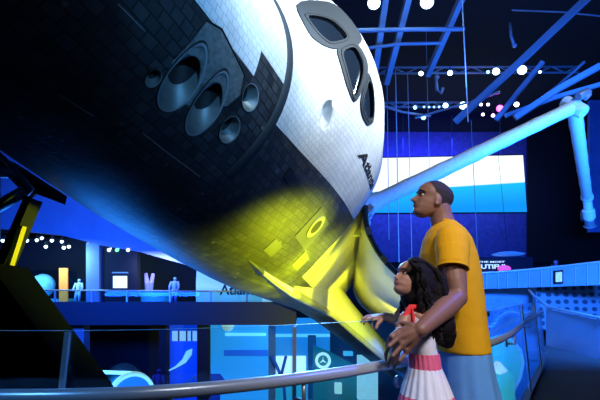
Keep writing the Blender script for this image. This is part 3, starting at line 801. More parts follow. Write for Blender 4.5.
t = thing('emblem_board', 'dark green board with a round white ringed emblem on the lower level', 'sign', base(330, 400, 33))
b = bmesh.new(); prism(b, [atY(x, y, 33) - t.location for x, y in ((313, 402), (313, 345), (330, 352), (372, 374), (372, 402))], BACK * .2); obj('board', b, glow('board_teal', (.02, .14, .16), (.0, .09, .13), .8), t)
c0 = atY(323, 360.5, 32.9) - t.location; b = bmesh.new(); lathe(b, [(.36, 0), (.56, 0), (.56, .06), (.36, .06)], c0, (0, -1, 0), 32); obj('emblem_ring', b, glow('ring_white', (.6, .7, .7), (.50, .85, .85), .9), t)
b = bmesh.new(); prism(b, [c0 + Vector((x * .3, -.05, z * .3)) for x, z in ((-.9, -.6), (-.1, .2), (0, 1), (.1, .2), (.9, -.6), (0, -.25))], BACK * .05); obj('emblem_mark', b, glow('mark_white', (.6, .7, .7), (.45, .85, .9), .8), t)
for x0, y0, x1, y1, lb, em in ((335, 384, 342, 394, 'small upright pale lit case right of the emblem board', (.35, .8, .7)), (358, 356, 378, 400, 'tall pale cyan glass cabinet below the wing tip', (.30, .75, .85)), (344, 352, 353, 356, 'narrow cyan light strip under the wing', (.05, .55, .9))):
    tag(rectobj('lit_case', x0, y0, x1, y1, 31.5, .6, glow('case_glow', (.3, .5, .5), em, .7, (3, .4))), lb, 'display case')
b = bmesh.new(); rect(b, 313, 322, 440, 402, 38, .3); struct(obj('wall_lower_teal', b, M('lower_teal_wall', (.05, .2, .3), .7)))
# drum on its side
t = thing('drum_exhibit', 'large drum lying on its side with a pale rim and a blue round end', 'exhibit', base(128, 400, 14.5))
c0 = atY(132, 396, 14.5) - t.location; ax = Vector((.55, -1, .0)).normalized(); Rr = .66
b = bmesh.new(); lathe(b, [(Rr, 0), (Rr, -2.4), (.01, -2.4)], c0, ax, 40); obj('shell', b, M('drum_teal', (.03, .2, .2), .5), t, 40)
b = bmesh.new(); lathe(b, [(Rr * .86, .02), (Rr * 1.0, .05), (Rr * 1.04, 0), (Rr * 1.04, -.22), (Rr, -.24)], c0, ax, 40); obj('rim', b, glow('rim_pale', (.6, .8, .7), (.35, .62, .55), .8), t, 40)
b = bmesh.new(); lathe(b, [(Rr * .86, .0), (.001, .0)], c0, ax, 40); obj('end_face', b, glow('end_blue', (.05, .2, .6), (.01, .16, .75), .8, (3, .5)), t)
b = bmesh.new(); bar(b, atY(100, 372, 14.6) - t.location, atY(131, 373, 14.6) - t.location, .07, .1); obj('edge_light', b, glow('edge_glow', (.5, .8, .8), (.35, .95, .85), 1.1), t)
t = thing('lower_visitor', 'small dark figure lit violet beyond the drum', 'person', base(157, 400, 19))
bb = figure(t, 157, 402, 369, 19, None); obj('body', bb, M('violet_figure', (.06, .03, .2), .7), t, True)

# ---------------------------------------------------------------- dark nose support at the left edge
t = thing('nose_support_stand', 'dark steel nose support with blue braces and a yellow edge at the left', 'support', at(20, 290, 6.1))
def lp(p): return Vector(p) - t.location
b = bmesh.new(); prism(b, [lp(at(x, y, 6.0)) for x, y in ((31, 198), (24, 196), (-18, 292), (-10, 296))], BACK * .28); obj('column', b, steel_blk, t)
b = bmesh.new(); prism(b, [lp(at(x, y, 5.93)) for x, y in ((22.5, 226), (18, 226), (1, 276), (6, 277))], BACK * .1); obj('yellow_edge', b, M('yellow_stripe', (.60, .46, .02), .5), t)
for a, c, w in (((-14, 150), (33, 196), .10), ((-16, 172), (18, 172), .16), ((-12, 212), (27, 190), .16), ((-5, 158), (-5, 240), .12)):
    b = bmesh.new(); tube(b, [lp(at(*a, 6.1)), lp(at(*c, 6.1))], w * .55, 12); obj('brace', b, steel_blue, t, True)
b = bmesh.new(); tube(b, [lp(at(*q, 5.75)) for q in ((-6, 150), (8, 163), (22, 178), (32, 190), (27, 194))], .035, 8); obj('bracket', b, rail_steel, t, True)
b = bmesh.new(); prism(b, [lp(at(x, y, 6.05)) for x, y in ((0, 156), (52, 190), (50, 199), (26, 190), (-4, 168))], BACK * .4); obj('saddle', b, steel_blk, t)
tri = [at(x, y, 5.2) for x, y in ((-60, 256), (-12, 262), (90, 402), (126, 470), (-60, 470))]
b = bmesh.new(); prism(b, [lp(p) for p in tri], BACK * 1.2 + Vector((-.25, 0, 0))); obj('pedestal', b, M('pedestal_black', (.003, .004, .007), .9, spec=.03), t)

# ================================================================ right-hand side of the hall
screen_mat = bpy.data.materials.new('screen_picture'); screen_mat.use_nodes = True
nt = screen_mat.node_tree; bs = nt.nodes['Principled BSDF']; bs.inputs['Base Color'].default_value = (.02, .02, .02, 1)
tc = nt.nodes.new('ShaderNodeTexCoord'); sx = nt.nodes.new('ShaderNodeSeparateXYZ'); nt.links.new(tc.outputs['Generated'], sx.inputs[0])
# the projected picture: a white sky over a cyan-blue earth limb
mu = nt.nodes.new('ShaderNodeMath'); mu.operation = 'MULTIPLY_ADD'; mu.inputs[1].default_value = -.17; nt.links.new(sx.outputs[0], mu.inputs[0]); nt.links.new(sx.outputs[2], mu.inputs[2])
cr = nt.nodes.new('ShaderNodeValToRGB'); el_ = cr.color_ramp.elements; cr.color_ramp.interpolation = 'LINEAR'
el_[0].position = .0; el_[0].color = (.005, .26, .80, 1); el_[1].position = .372; el_[1].color = (.85, .97, 1, 1)
e_ = el_.new(.20); e_.color = (.01, .36, .82, 1); e_ = el_.new(.352); e_.color = (.01, .45, .85, 1)
nt.links.new(mu.outputs[0], cr.inputs[0])
nz = nt.nodes.new('ShaderNodeTexNoise'); nz.inputs['Scale'].default_value = 3; nt.links.new(tc.outputs['Generated'], nz.inputs[0])
mx = nt.nodes.new('ShaderNodeMix'); mx.data_type = 'RGBA'; mx.blend_type = 'MULTIPLY'; mx.inputs[0].default_value = .35; nt.links.new(cr.outputs[0], mx.inputs[6]); nt.links.new(nz.outputs[0], mx.inputs[7])
nt.links.new(cr.outputs[0], bs.inputs['Emission Color']); bs.inputs['Emission Strength'].default_value = 1.25
SY = 37.0
t = thing('projection_screen', 'huge bright projection screen, white above cyan blue, behind the robot arm', 'screen', base(455, 185, SY))
b = bmesh.new(); prism(b, [atY(x, y, SY) - t.location for x, y in ((372, 213.5), (527, 212.5), (523, 155), (372, 158))], BACK * .15); obj('picture', b, screen_mat, t)
b = bmesh.new(); tube(b, [atY(x, y, SY + .05) - t.location for x, y in ((372, 213.5), (527, 212.5), (523, 155), (372, 158), (372, 213.5))], .07, 6); obj('frame', b, steel_blk, t)
for x in (403, 452, 500):
    b = bmesh.new(); tube(b, [atY(x, 156, SY + .1) - t.location, atY(x, 60, SY + .1) - t.location], .03, 6); obj('hanger_wire', b, steel_blue, t)
# hall wall panel glowing deep blue from the wash lights
struct(rectobj('wall_hall_upper', 330, 60, 532, 262, 41.2, .3, M('hall_drape', (.10, .10, .42), .9, bump=(3, .3, .05), var=(.5, .5))))
struct(rectobj('wall_hall_shadow', 528, -60, 640, 262, 40.8, .3, wall_dark))
tag(rectobj('hanging_banner', 590, 100, 620, 232, 30, .3, M('blue_banner', (.1, .2, .6), .8, var=(.8, .5))), 'tall dim blue hanging panel at the right edge', 'banner')
# saucer lamp and lettered sign beyond the parapet
t = thing('saucer_pendant', 'flat blue saucer shaped pendant hanging beyond the parapet', 'lamp', base(508, 254, 29))
b = bmesh.new(); lathe(b, [(.01, .16), (.55, .12), (1.05, .0), (.9, -.08), (.01, -.12)], (0, 0, 0), (0, 0, 1), 32); obj('shade', b, M('saucer_blue', (.12, .35, .8), .4, emit=(.02, .16, .8), es=.7), t, True)
b = bmesh.new(); tube(b, [Vector((0, 0, .1)), Vector((0, 0, 9))], .012, 6); obj('cord', b, steel_blk, t)
t = thing('message_sign', 'dark sign with glowing white block capitals behind the man', 'sign', base(480, 268, 30))
rectobj('panel', 440, 257, 533, 281, 30, .2, M('sign_navy', (.008, .012, .06), .6), t)
tw = M('white_letter_glow', (.5, .5, .5), .5, emit=(.50, .78, 1.), es=1.1)
for body, x0p, x1p, yb, nm in (('BEAUTIFUL', 467, 508, 268.6, 'lettering'), ('THIS', 476, 495, 276.5, 'lettering'), ('THE MOST', 478, 505, 262.6, 'lettering')):
    tm = text_mesh(body, 1.0, .035); xa = min(v.co.x for v in tm.vertices); xb = max(v.co.x for v in tm.vertices); A = atY(x0p, yb, 29.95); B = atY(x1p, yb, 29.95); sc_ = (B.x - A.x) / (xb - xa)
    for v in tm.vertices: v.co = Vector((A.x + (v.co.x - xa) * sc_, A.y, A.z + v.co.y * (.15 if body == 'THE MOST' else .40))) - t.location
    link(nm, tm, tw, t)
slabobj('floor_upper_ring', [(5.2, 20.9), (33, 20.9), (33, 33), (5, 33)], 1.2, 1.5, floor_mat)
pm = thing('magenta_exhibit', 'small glowing magenta exhibit just above the parapet', 'exhibit', base(506, 273, 29))
b = bmesh.new(); ball(b, Vector((0, .2, .3)), 1, 16, (.45, .25, .22)); obj('glow_body', b, M('magenta_glow', (.4, .1, .3), .5, emit=(.9, .12, .8), es=.8), pm, True)
b = bmesh.new(); lathe(b, [(.3, 1.5 - pm.location.z), (.25, 0), (.05, .15)], (0, .2, 0), (0, 0, 1), 16, True); obj('stand', b, steel_blk, pm)
pm = thing('parapet_visitor', 'tiny distant person looking over the parapet above the framed notice', 'person', Vector((atY(559, 285, 24).x, 24, 1.5)))
bb = figure(pm, 559, 289.5, 260.5, 24, None); obj('body', bb, M('visitor_clothes', (.35, .25, .5), .8), pm, True)
# curved parapet, its panels, the perforated wall and the ramp wall
par_mat = M('parapet_panel', (.20, .26, .34), .55, var=(1.5, .25)); seam = M('parapet_seam', (.35, .42, .5), .5)
perf = bpy.data.materials.new('perforated_metal'); perf.use_nodes = True; nt = perf.node_tree; bs = nt.nodes['Principled BSDF']
tc = nt.nodes.new('ShaderNodeTexCoord'); vo = nt.nodes.new('ShaderNodeTexVoronoi'); vo.inputs['Scale'].default_value = 2.6; vo.inputs['Randomness'].default_value = .15
mp = nt.nodes.new('ShaderNodeMapping'); mp.inputs['Scale'].default_value = (1, 1, 1.3); nt.links.new(tc.outputs['Object'], mp.inputs[0]); nt.links.new(mp.outputs[0], vo.inputs[0])
cr = nt.nodes.new('ShaderNodeValToRGB'); cr.color_ramp.elements[0].position = .28; cr.color_ramp.elements[0].color = (.03, .05, .10, 1); cr.color_ramp.elements[1].position = .38; cr.color_ramp.elements[1].color = (.24, .28, .38, 1)
nt.links.new(vo.outputs[0], cr.inputs[0]); nt.links.new(cr.outputs[0], bs.inputs['Base Color']); bs.inputs['Roughness'].default_value = .5
PT = [(405, 277.5), (462, 274.5), (500, 272.5), (530, 270), (560, 267), (600, 262.5), (640, 257)]
PB = [(405, 291.5), (462, 289.5), (500, 288.5), (530, 287.5), (560, 286.5), (600, 285), (640, 283)]
PY = [19.75, 19.5, 19.2, 18.8, 18.3, 17.5, 16.5]
t = thing('parapet', 'long curved blue parapet of tall panels across the right side', 'parapet', base(540, 288, 18.6))
b = bmesh.new(); fr_ = [(atY(*p, y) - t.location, atY(*q, y) - t.location) for p, q, y in zip(PT, PB, PY)]
V = [[b.verts.new(a), b.verts.new(c), b.verts.new(a + BACK * .4), b.verts.new(c + BACK * .4)] for a, c in fr_]
for p, q in zip(V, V[1:]):
    for i, j in ((0, 1), (1, 3), (3, 2), (2, 0)): b.faces.new((p[i], p[j], q[j], q[i]))
for p in (V[0], V[-1]): b.faces.new((p[0], p[1], p[3], p[2]))
obj('wall', b, par_mat, t)
b = bmesh.new(); tube(b, [a + Vector((0, -.03, .02)) for a, c in fr_], .05, 8); obj('coping', b, rail_steel, t, True)
import bisect
def par_at(x):
    i = max(0, min(len(PT) - 2, bisect.bisect([p[0] for p in PT], x) - 1)); f = (x - PT[i][0]) / (PT[i + 1][0] - PT[i][0])
    y0 = PT[i][1] + (PT[i + 1][1] - PT[i][1]) * f; y1 = PB[i][1] + (PB[i + 1][1] - PB[i][1]) * f; Y = PY[i] + (PY[i + 1] - PY[i]) * f
    return atY(x, y0, Y - .02), atY(x, y1, Y - .02)
for x in (486, 498, 507, 518, 529, 541, 551, 575, 587, 599):
    a, c = par_at(x); b = bmesh.new(); bar(b, a - t.location, c - t.location, .035); obj('panel_joint', b, seam, t)
t2 = thing('framed_notice', 'small framed white notice hung on the blue parapet', 'notice', par_at(558)[0])
a, c = par_at(553.2); a2, c2 = par_at(562.2)
b = bmesh.new(); quadbox(b, c.lerp(a, .14) - t2.location, c2.lerp(a2, .14) - t2.location, c2.lerp(a2, .84) - t2.location, c.lerp(a, .84) - t2.location, Vector((0, -.07, 0))); obj('frame', b, steel_blk, t2)
a, c = par_at(554.6); a2, c2 = par_at(560.8); d_ = Vector((0, -.09, 0))
b = bmesh.new(); quadbox(b, c.lerp(a, .24) - t2.location, c2.lerp(a2, .24) - t2.location, c2.lerp(a2, .74) - t2.location, c.lerp(a, .74) - t2.location, d_); obj('sheet', b, M('notice_sheet', (.7, .7, .8), .6, emit=(.42, .42, .75), es=.6, var=(9, .6)), t2)  # sheet given a glow of its own in place of light on it
wp = struct(rectobj('wall_perforated', 536, 285, 680, 330, 19.6, .3, perf))
wt = struct(rectobj('wall_under_parapet', 400, 287, 540, 360, 20.4, .3, M('tile_wall', (.22, .32, .48), .4, var=(2, .5))))
b = bmesh.new(); f = [atY(546, 309, 15.2), atY(600, 320, 13), atY(660, 336, 11.4), atY(660, 395, 11.4), atY(600, 371, 13), atY(546, 347, 15.2)]
vv = [b.verts.new(p) for p in f]; kk = [b.verts.new(p + Vector((.15, .25, 0))) for p in f]
for i, j in ((0, 1), (1, 2)): b.faces.new((vv[i], vv[j], vv[5 - j], vv[5 - i])); b.faces.new((kk[i], kk[j], kk[5 - j], kk[5 - i])); b.faces.new((vv[i], vv[j], kk[j], kk[i]))
struct(obj('wall_ramp', b, M('ramp_wall_paint', (.26, .34, .48), .5, var=(.8, .3))))
t = thing('ramp_handrail', 'slim rail bent along the top of the blue ramp wall', 'railing', atY(546, 309, 15.2))
b = bmesh.new(); tube(b, [atY(529, 290, 17) - t.location, atY(534, 296, 16.5) - t.location, atY(548, 307, 15.1) - t.location, atY(600, 318, 12.9) - t.location, atY(660, 334, 11.3) - t.location], .045, 10); obj('rail', b, rail_steel, t, True)
for x, y, Y in ((549, 308, 15.05), (572, 312.5, 14.1), (598, 318, 12.95)):
    b = bmesh.new(); p = atY(x, y, Y) - t.location; bar(b, p, p + Vector((.0, .12, -.25)), .04); obj('bracket', b, post_steel, t)
for x in (572, 586):
    pass
# exhibits glimpsed right of the man, below through the guard glass
t = thing('lower_table', 'pale cyan lit display table low right of the man', 'exhibit', base(503, 392, 16))
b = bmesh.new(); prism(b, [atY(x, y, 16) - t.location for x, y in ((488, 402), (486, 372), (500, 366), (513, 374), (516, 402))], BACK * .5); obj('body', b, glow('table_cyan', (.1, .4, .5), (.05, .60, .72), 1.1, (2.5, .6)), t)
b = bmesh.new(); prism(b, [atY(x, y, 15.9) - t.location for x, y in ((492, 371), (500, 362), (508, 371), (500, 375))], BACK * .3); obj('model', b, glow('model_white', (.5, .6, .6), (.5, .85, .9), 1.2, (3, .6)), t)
t = thing('lower_ring_wall', 'curved pale teal glowing wall rising behind the lower display table', 'wall panel', base(505, 350, 18))
b = bmesh.new(); pts = [(488, 340), (500, 336), (512, 340), (520, 350), (523, 362), (520, 378), (512, 392), (504, 402), (488, 402)]
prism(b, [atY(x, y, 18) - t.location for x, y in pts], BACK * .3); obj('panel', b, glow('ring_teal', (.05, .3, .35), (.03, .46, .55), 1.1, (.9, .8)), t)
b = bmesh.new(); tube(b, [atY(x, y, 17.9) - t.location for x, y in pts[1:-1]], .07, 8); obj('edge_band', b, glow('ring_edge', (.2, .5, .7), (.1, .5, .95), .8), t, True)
struct(rectobj('wall_lower_right', 440, 350, 556, 420, 20.6, .3, M('lower_right_paint', (.10, .3, .5), .7)))
# ================================================================ roof trusses, cables and show lights
truss_mat = M('truss_steel', (.22, .26, .36), .5, .1)
def beam(label, pts, w, group=None, name='ceiling_beam', n=10):
    o_ = base(*pts[0]); b = bmesh.new()
    P = [atY(*p) - o_ for p in pts]
    if n == 4:
        for a, c in zip(P, P[1:]): bar(b, a, c, w)
    else: tube(b, P, w / 2, n)
    o = obj(name, b, truss_mat, None, 40); o.location = o_; tag(o, label, 'beam', group); return o
beam('thick blue beam slanting from the top right corner down across the lamps', [(600, -14, 15), (520, 62, 17), (455, 122, 19)], .23, n=4)
beam('broad blue beam just right of the cockpit, running to the top edge', [(386, -6, 15), (371, 98, 18)], .24, n=4)
beam('broad blue beam from the top between the two big lamps', [(411, -12, 15), (386, 84, 18)], .24, n=4)
beam('broad blue beam hanging down left of the long thin cable', [(467, -14, 15), (427, 76, 18)], .23, n=4)
beam('horizontal blue pipe under the two big top lamps', [(340, 31, 14.5), (404, 29.5, 15), (464, 29, 15.5)], .17)
beam('second horizontal blue pipe, lower and shorter, near the cockpit', [(352, 50, 16), (400, 44, 16), (441, 43, 16)], .14)
def truss(label, a, c, Y, h, seg):
    t = thing('lighting_truss', label, 'truss', atY(*a, Y))
    A = atY(*a, Y) - t.location; B = atY(*c, Y) - t.location
    for dz, nm in ((h / 2, 'top_chord'), (-h / 2, 'bottom_chord')):
        b = bmesh.new(); tube(b, [A + Vector((0, 0, dz)), B + Vector((0, 0, dz))], .06, 8); obj(nm, b, truss_mat, t, True)
    for k in range(seg):
        b = bmesh.new(); s_ = 1 if k % 2 else -1
        tube(b, [A.lerp(B, k / seg) + Vector((0, 0, -s_ * h / 2)), A.lerp(B, (k + 1) / seg) + Vector((0, 0, s_ * h / 2))], .035, 6); obj('web_bar', b, truss_mat, t, True)
    return t
truss('long horizontal lighting truss carrying the upper row of lamps', (366, 70.5), (578, 69.5), 20, .32, 16)
truss('lower horizontal lighting truss behind the small row of lamps', (366, 105), (476, 104.5), 22, .26, 10)
beam('thin blue pipe sloping down right from the cockpit edge', [(374, 103, 20), (402, 112, 21), (430, 116, 22)], .13)
beam('thin blue pipe rising right from the lower truss', [(415, 118, 21), (470, 102, 20), (500, 92, 19)], .12)
beam('upper of the slanting blue beams meeting near the arm elbow', [(600, 66, 15), (560, 88, 15.5), (515, 118, 16)], .20, n=4)
beam('lower of the slanting blue beams meeting near the arm elbow', [(602, 84, 15.5), (556, 97, 16), (505, 116, 16.5)], .15, n=4)
beam('thin blue beam crossing behind the magenta lamp', [(543, 62, 17), (520, 90, 17.5), (496, 120, 18)], .18, n=4)
beam('short blue pipe at the top of the slanting beams', [(584, 62, 17), (560, 84, 17), (534, 104, 17)], .12)
beam('faint blue pipe along the dark upper right ceiling', [(512, 10, 18), (562, 12, 18), (600, 16, 18)], .08)
tb = thing('bent_bracket', 'small grey bent bracket hanging in the dark right of the cable', 'bracket', atY(512, 30, 17))
b = bmesh.new(); tube(b, [atY(*q, 17) - tb.location for q in ((510, 22), (511, 36), (514, 45))], .06, 8); obj('arm', b, truss_mat, tb, True)
b = bmesh.new(); ball(b, atY(514.5, 45.5, 17) - tb.location, .1, 10); obj('hook', b, truss_mat, tb, True)
tb = thing('bent_bracket', 'small bent bracket hanging under the upper truss between two lamps', 'bracket', atY(437, 76, 20))
b = bmesh.new(); tube(b, [atY(*q, 20) - tb.location for q in ((436, 76), (437, 90), (441, 93), (443, 88))], .08, 8); obj('arm', b, truss_mat, tb, True)
b = bmesh.new(); ball(b, atY(437, 77, 20) - tb.location, .12, 10); obj('clamp', b, truss_mat, tb, True)
wire_mat = M('cable_steel', (.55, .6, .7), .4)
for lb, x0, y0, x1, y1, Y, r in (('long pale cable crossing the hall right of the three beams', 462, -6, 468, 122, 14, .02), ('pale vertical cable nearest the cockpit', 395.5, 70, 399, 262, 21, .024), ('vertical cable second from the cockpit', 407.5, 72, 412, 262, 21, .014),
                                 ('thin vertical cable between the cockpit and the upright bracket', 426, 28, 431, 240, 22, .012), ('faint vertical cable nearest the shuttle name', 387, 80, 389, 240, 23, .02), ('pale cable dropping beside the man past the screen', 471, 120, 478, 262, 26, .02)):
    b = bmesh.new(); o_ = atY(x0, y0, Y); tube(b, [Vector(), atY(x1, y1, Y + .5) - o_], r, 6); o = obj('suspension_cable', b, wire_mat); o.location = o_; tag(o, lb, 'cable')
lw = M('show_lamp_white', (.6, .7, .8), .4, emit=(.62, .92, 1.), es=6.0); lb_ = M('show_lamp_blue', (.3, .5, .8), .4, emit=(.22, .62, 1.), es=4.0); lm_ = M('show_lamp_magenta', (.6, .2, .5), .4, emit=(1., .10, .75), es=4.0)
def lamp(x, y, Y, r, mat, label, watts=0, col=(.3, .6, 1), group=None):
    t = thing('show_lamp', label, 'lamp', atY(x, y, Y), group); ax = (Vector((.3, 3, .3)) - t.location).normalized()
    b = bmesh.new(); lathe(b, [(r * .5, -r * 2.6), (r * 1.05, -r * 2.2), (r * 1.2, -.05), (r * 1.08, .0)], (0, 0, 0), ax, 16, False); bar(b, -ax * r * 1.5, -ax * r * 1.5 + Vector((0, 0, r * 3)), r * .3); obj('housing', b, steel_blk, t, 40)
    b = bmesh.new(); lathe(b, [(r * 1.08, 0), (r * .7, r * .25), (.001, r * .35)], (0, 0, 0), ax, 16); obj('lens', b, mat, t, True)
    if watts:
        l = bpy.data.lights.new('lamp_light', 'POINT'); l.energy = watts * .35; l.color = col; l.shadow_soft_size = r
        o = bpy.data.objects.new('lamp_light', l); C.objects.link(o); o.parent = t; o.location = ax * (r + .25)
lamp(374, 3, 14.2, .21, lw, 'big dazzling lamp at the top edge just right of the cockpit', 160)
lamp(427, 2, 14.2, .22, lw, 'big dazzling lamp at the top edge between two beams', 160)
lamp(421, 73.5, 19.2, .10, lw, 'left white lamp of the pair on the upper truss', 40)
lamp(450, 73, 19.2, .11, lw, 'white lamp right of the bent bracket on the upper truss', 40)
lamp(496, 71.5, 19.1, .15, lw, 'white lamp left of the brightest one on the upper truss', 60)
lamp(522, 70, 19.0, .19, lw, 'brightest lamp on the upper truss, crossed by the thick beam', 60)
lamp(540, 72, 19.3, .06, lw, 'small lamp at the right end of the upper truss')
lamp(488, 72, 19.2, .07, lb_, 'small blue lamp beside the white pair on the upper truss')
lamp(445.5, 105.5, 21.2, .12, lw, 'left of two bright lamps on the lower truss', 50)
lamp(463, 105.5, 21.0, .17, lw, 'right of two bright lamps on the lower truss', 50)
lamp(423.5, 117.5, 21.2, .11, lb_, 'single blue lamp hanging below the lower truss', 25)
lamp(415, 107.5, 21.5, .09, lb_, 'blue lamp at the left end of the lower lamp row')
for x in (424, 429, 434, 439): lamp(x, 107, 21.5, .05, lb_, 'tiny blue lamp in the short row on the lower truss', 0, group='tiny lamps on the lower truss')
lamp(500, 108.5, 20, .15, lm_, 'magenta lamp among the small lights under the thick beam', 120, (1., .08, .8))
for x, y, s_, lb in ((481, 104.5, .07, 'upper left of the small lights beside the magenta lamp'), (488, 104.5, .07, 'small light directly left of the magenta lamp'), (483, 114.5, .07, 'lowest left of the small lights beside the magenta lamp'), (493, 115.5, .08, 'small light just under the magenta lamp'), (499, 117, .06, 'small light touching the foot of the magenta lamp'), (516.5, 104.5, .11, 'blue white lamp right of the magenta lamp')):
    lamp(x, y, 20, s_, lw if s_ > .10 else M('lamp_pinkwhite', (.6, .5, .7), .4, emit=(.85, .70, 1.), es=4.), lb, 0)

# ================================================================ guard rail of the walkway
gr = thing('glass_guardrail', 'curving glass guard rail with a blue lit round steel handrail in front of the visitors', 'railing', (0, 1.7, 0))
def tang(i):
    a = GC[max(0, i - 1)]; c = GC[min(len(GC) - 1, i + 1)]; return (c - a).normalized()
INN = [Vector((tang(i).y, -tang(i).x, 0)) for i in range(len(GC))]
def g_at(f):
    i = min(int(f), len(GC) - 2); return GC[i].lerp(GC[i + 1], f - i), INN[i].lerp(INN[i + 1], f - i)
JN = [0, 11, 22.05, 34.1, 48, 61.5, 69, 80]
TOPZ = 1.08
for a, c in zip(JN, JN[1:]):
    b = bmesh.new(); n = max(4, int((c - a) * 1.5)); V = []
    for k in range(n + 1):
        p, nn = g_at(a + .04 + (c - a - .08) * k / n); V.append([b.verts.new(Vector((p.x, p.y, z)) + nn * o_ - gr.location) for o_, z in ((0, -.32), (0, TOPZ), (-.017, TOPZ), (-.017, -.32))])
    for p, q in zip(V, V[1:]):
        for j in range(4): b.faces.new((p[j], q[j], q[(j + 1) % 4], p[(j + 1) % 4])).material_index = 1 if j == 1 else 0
    b.faces.new(V[0]); b.faces.new(V[-1])
    obj('glass_pane', b, [clear_glass, M('glass_edge', (.12, .45, .50), .25, spec=.8)], gr)
for j in JN[1:-1]:
    p, nn = g_at(j); b = bmesh.new(); q = p + nn * .012 - gr.location; bar(b, q + Vector((0, 0, -.3)), q + Vector((0, 0, TOPZ - .004)), .016); po = obj('post', b, post_steel, gr)
    b = bmesh.new(); p2 = p + nn * .075; tube(b, [p + nn * .02 + Vector((0, 0, .80)) - gr.location, p2 + Vector((0, 0, .80)) - gr.location, p2 + Vector((0, 0, .865)) - gr.location], .009, 8); obj('bracket', b, post_steel, po, True)
for j in (16, 27.5, 41, 54):
    p, nn = g_at(j); b = bmesh.new(); p2 = p + nn * .075; tube(b, [p + nn * .002 + Vector((0, 0, .78)) - gr.location, p2 + Vector((0, 0, .78)) - gr.location, p2 + Vector((0, 0, .865)) - gr.location], .009, 8)
    lathe(b, [(.03, 0), (.03, .012)], p + Vector((0, 0, .78)) - gr.location, nn, 16, True); obj('bracket', b, post_steel, gr, True)
b = bmesh.new(); tube(b, [GC[i] + INN[i] * .075 + Vector((0, 0, .885)) - gr.location for i in range(0, 76)], .0235, 16); obj('handrail', b, rail_steel, gr, True)
b = bmesh.new(); V = []
for i in range(len(GC)): V.append([b.verts.new(GC[i] + INN[i] * o_ + Vector((0, 0, z)) - gr.location) for o_, z in ((.03, -.42), (.03, .04), (-.05, .04), (-.05, -.42))])
for p, q in zip(V, V[1:]):
    for j in range(4): b.faces.new((p[j], q[j], q[(j + 1) % 4], p[(j + 1) % 4]))
obj('base_channel', b, M('base_channel', (.10, .12, .16), .4, .4), gr)

# ================================================================ people
def remesh(name, bm, mat, vox, smooth=3, parent=None):
    bmesh.ops.recalc_face_normals(bm, faces=bm.faces[:])
    o = obj(name, bm, mat, parent)
    m = o.modifiers.new('r', 'REMESH'); m.mode = 'VOXEL'; m.voxel_size = vox; m.use_smooth_shade = True
    m = o.modifiers.new('s', 'SMOOTH'); m.factor = .5; m.iterations = smooth
    bpy.context.view_layer.update(); apply_mods(o); o.data.name = name
    o.data.materials.clear(); o.data.materials.append(mat)
    for p in o.data.polygons: p.use_smooth = True
    return o


def limb(bm, pts, rr, n=14, sq=1.):
    pts = [Vector(p) for p in pts]; P = [pts[0]]; R_ = [rr[0]]
    tube(bm, pts, list(rr), n, True, sq)
    for p, r in zip(pts, rr): ball(bm, p, r * .985, 14)


def loft(bm, rings, n=28):
    """rings: (centre, half-x, half-y, x-shear) horizontal ellipses"""
    V = []
    for c, hx, hy in rings: V.append([bm.verts.new(Vector(c) + Vector((hx * math.cos(2 * PI * k / n), hy * math.sin(2 * PI * k / n), 0))) for k in range(n)])
    for p, q in zip(V, V[1:]):
        for k in range(n): bm.faces.new((p[k], p[(k + 1) % n], q[(k + 1) % n], q[k]))
    bm.faces.new(V[0][::-1]); bm.faces.new(V[-1])


def lerpt(T, u):
    for a, c in zip(T, T[1:]):
        if u <= c[0]:
            f = (u - a[0]) / (c[0] - a[0]); f = f * f * (3 - 2 * f) if len(a) > 2 else f; return a[1] + (c[1] - a[1]) * f
    return T[-1][1]
F_ = [(0, .27), (.04, .345), (.10, .375), (.15, .355), (.185, .365), (.215, .385), (.235, .375), (.26, .395), (.285, .372), (.32, .375), (.40, .365), (.47, .345), (.52, .350), (.58, .385), (.66, .388), (.75, .36), (.84, .29), (.92, .17), (.97, .06), (1., -.04)]
B_ = [(0, .10), (.06, .0), (.14, -.12), (.22, -.26), (.30, -.36), (.45, -.43), (.6, -.475), (.72, -.47), (.82, -.41), (.9, -.31), (.96, -.18), (1., -.07)]
W_ = [(0, .09), (.06, .17), (.14, .225), (.25, .265), (.36, .29), (.48, .305), (.6, .325), (.72, .325), (.82, .285), (.9, .215), (.96, .13), (1., .02)]


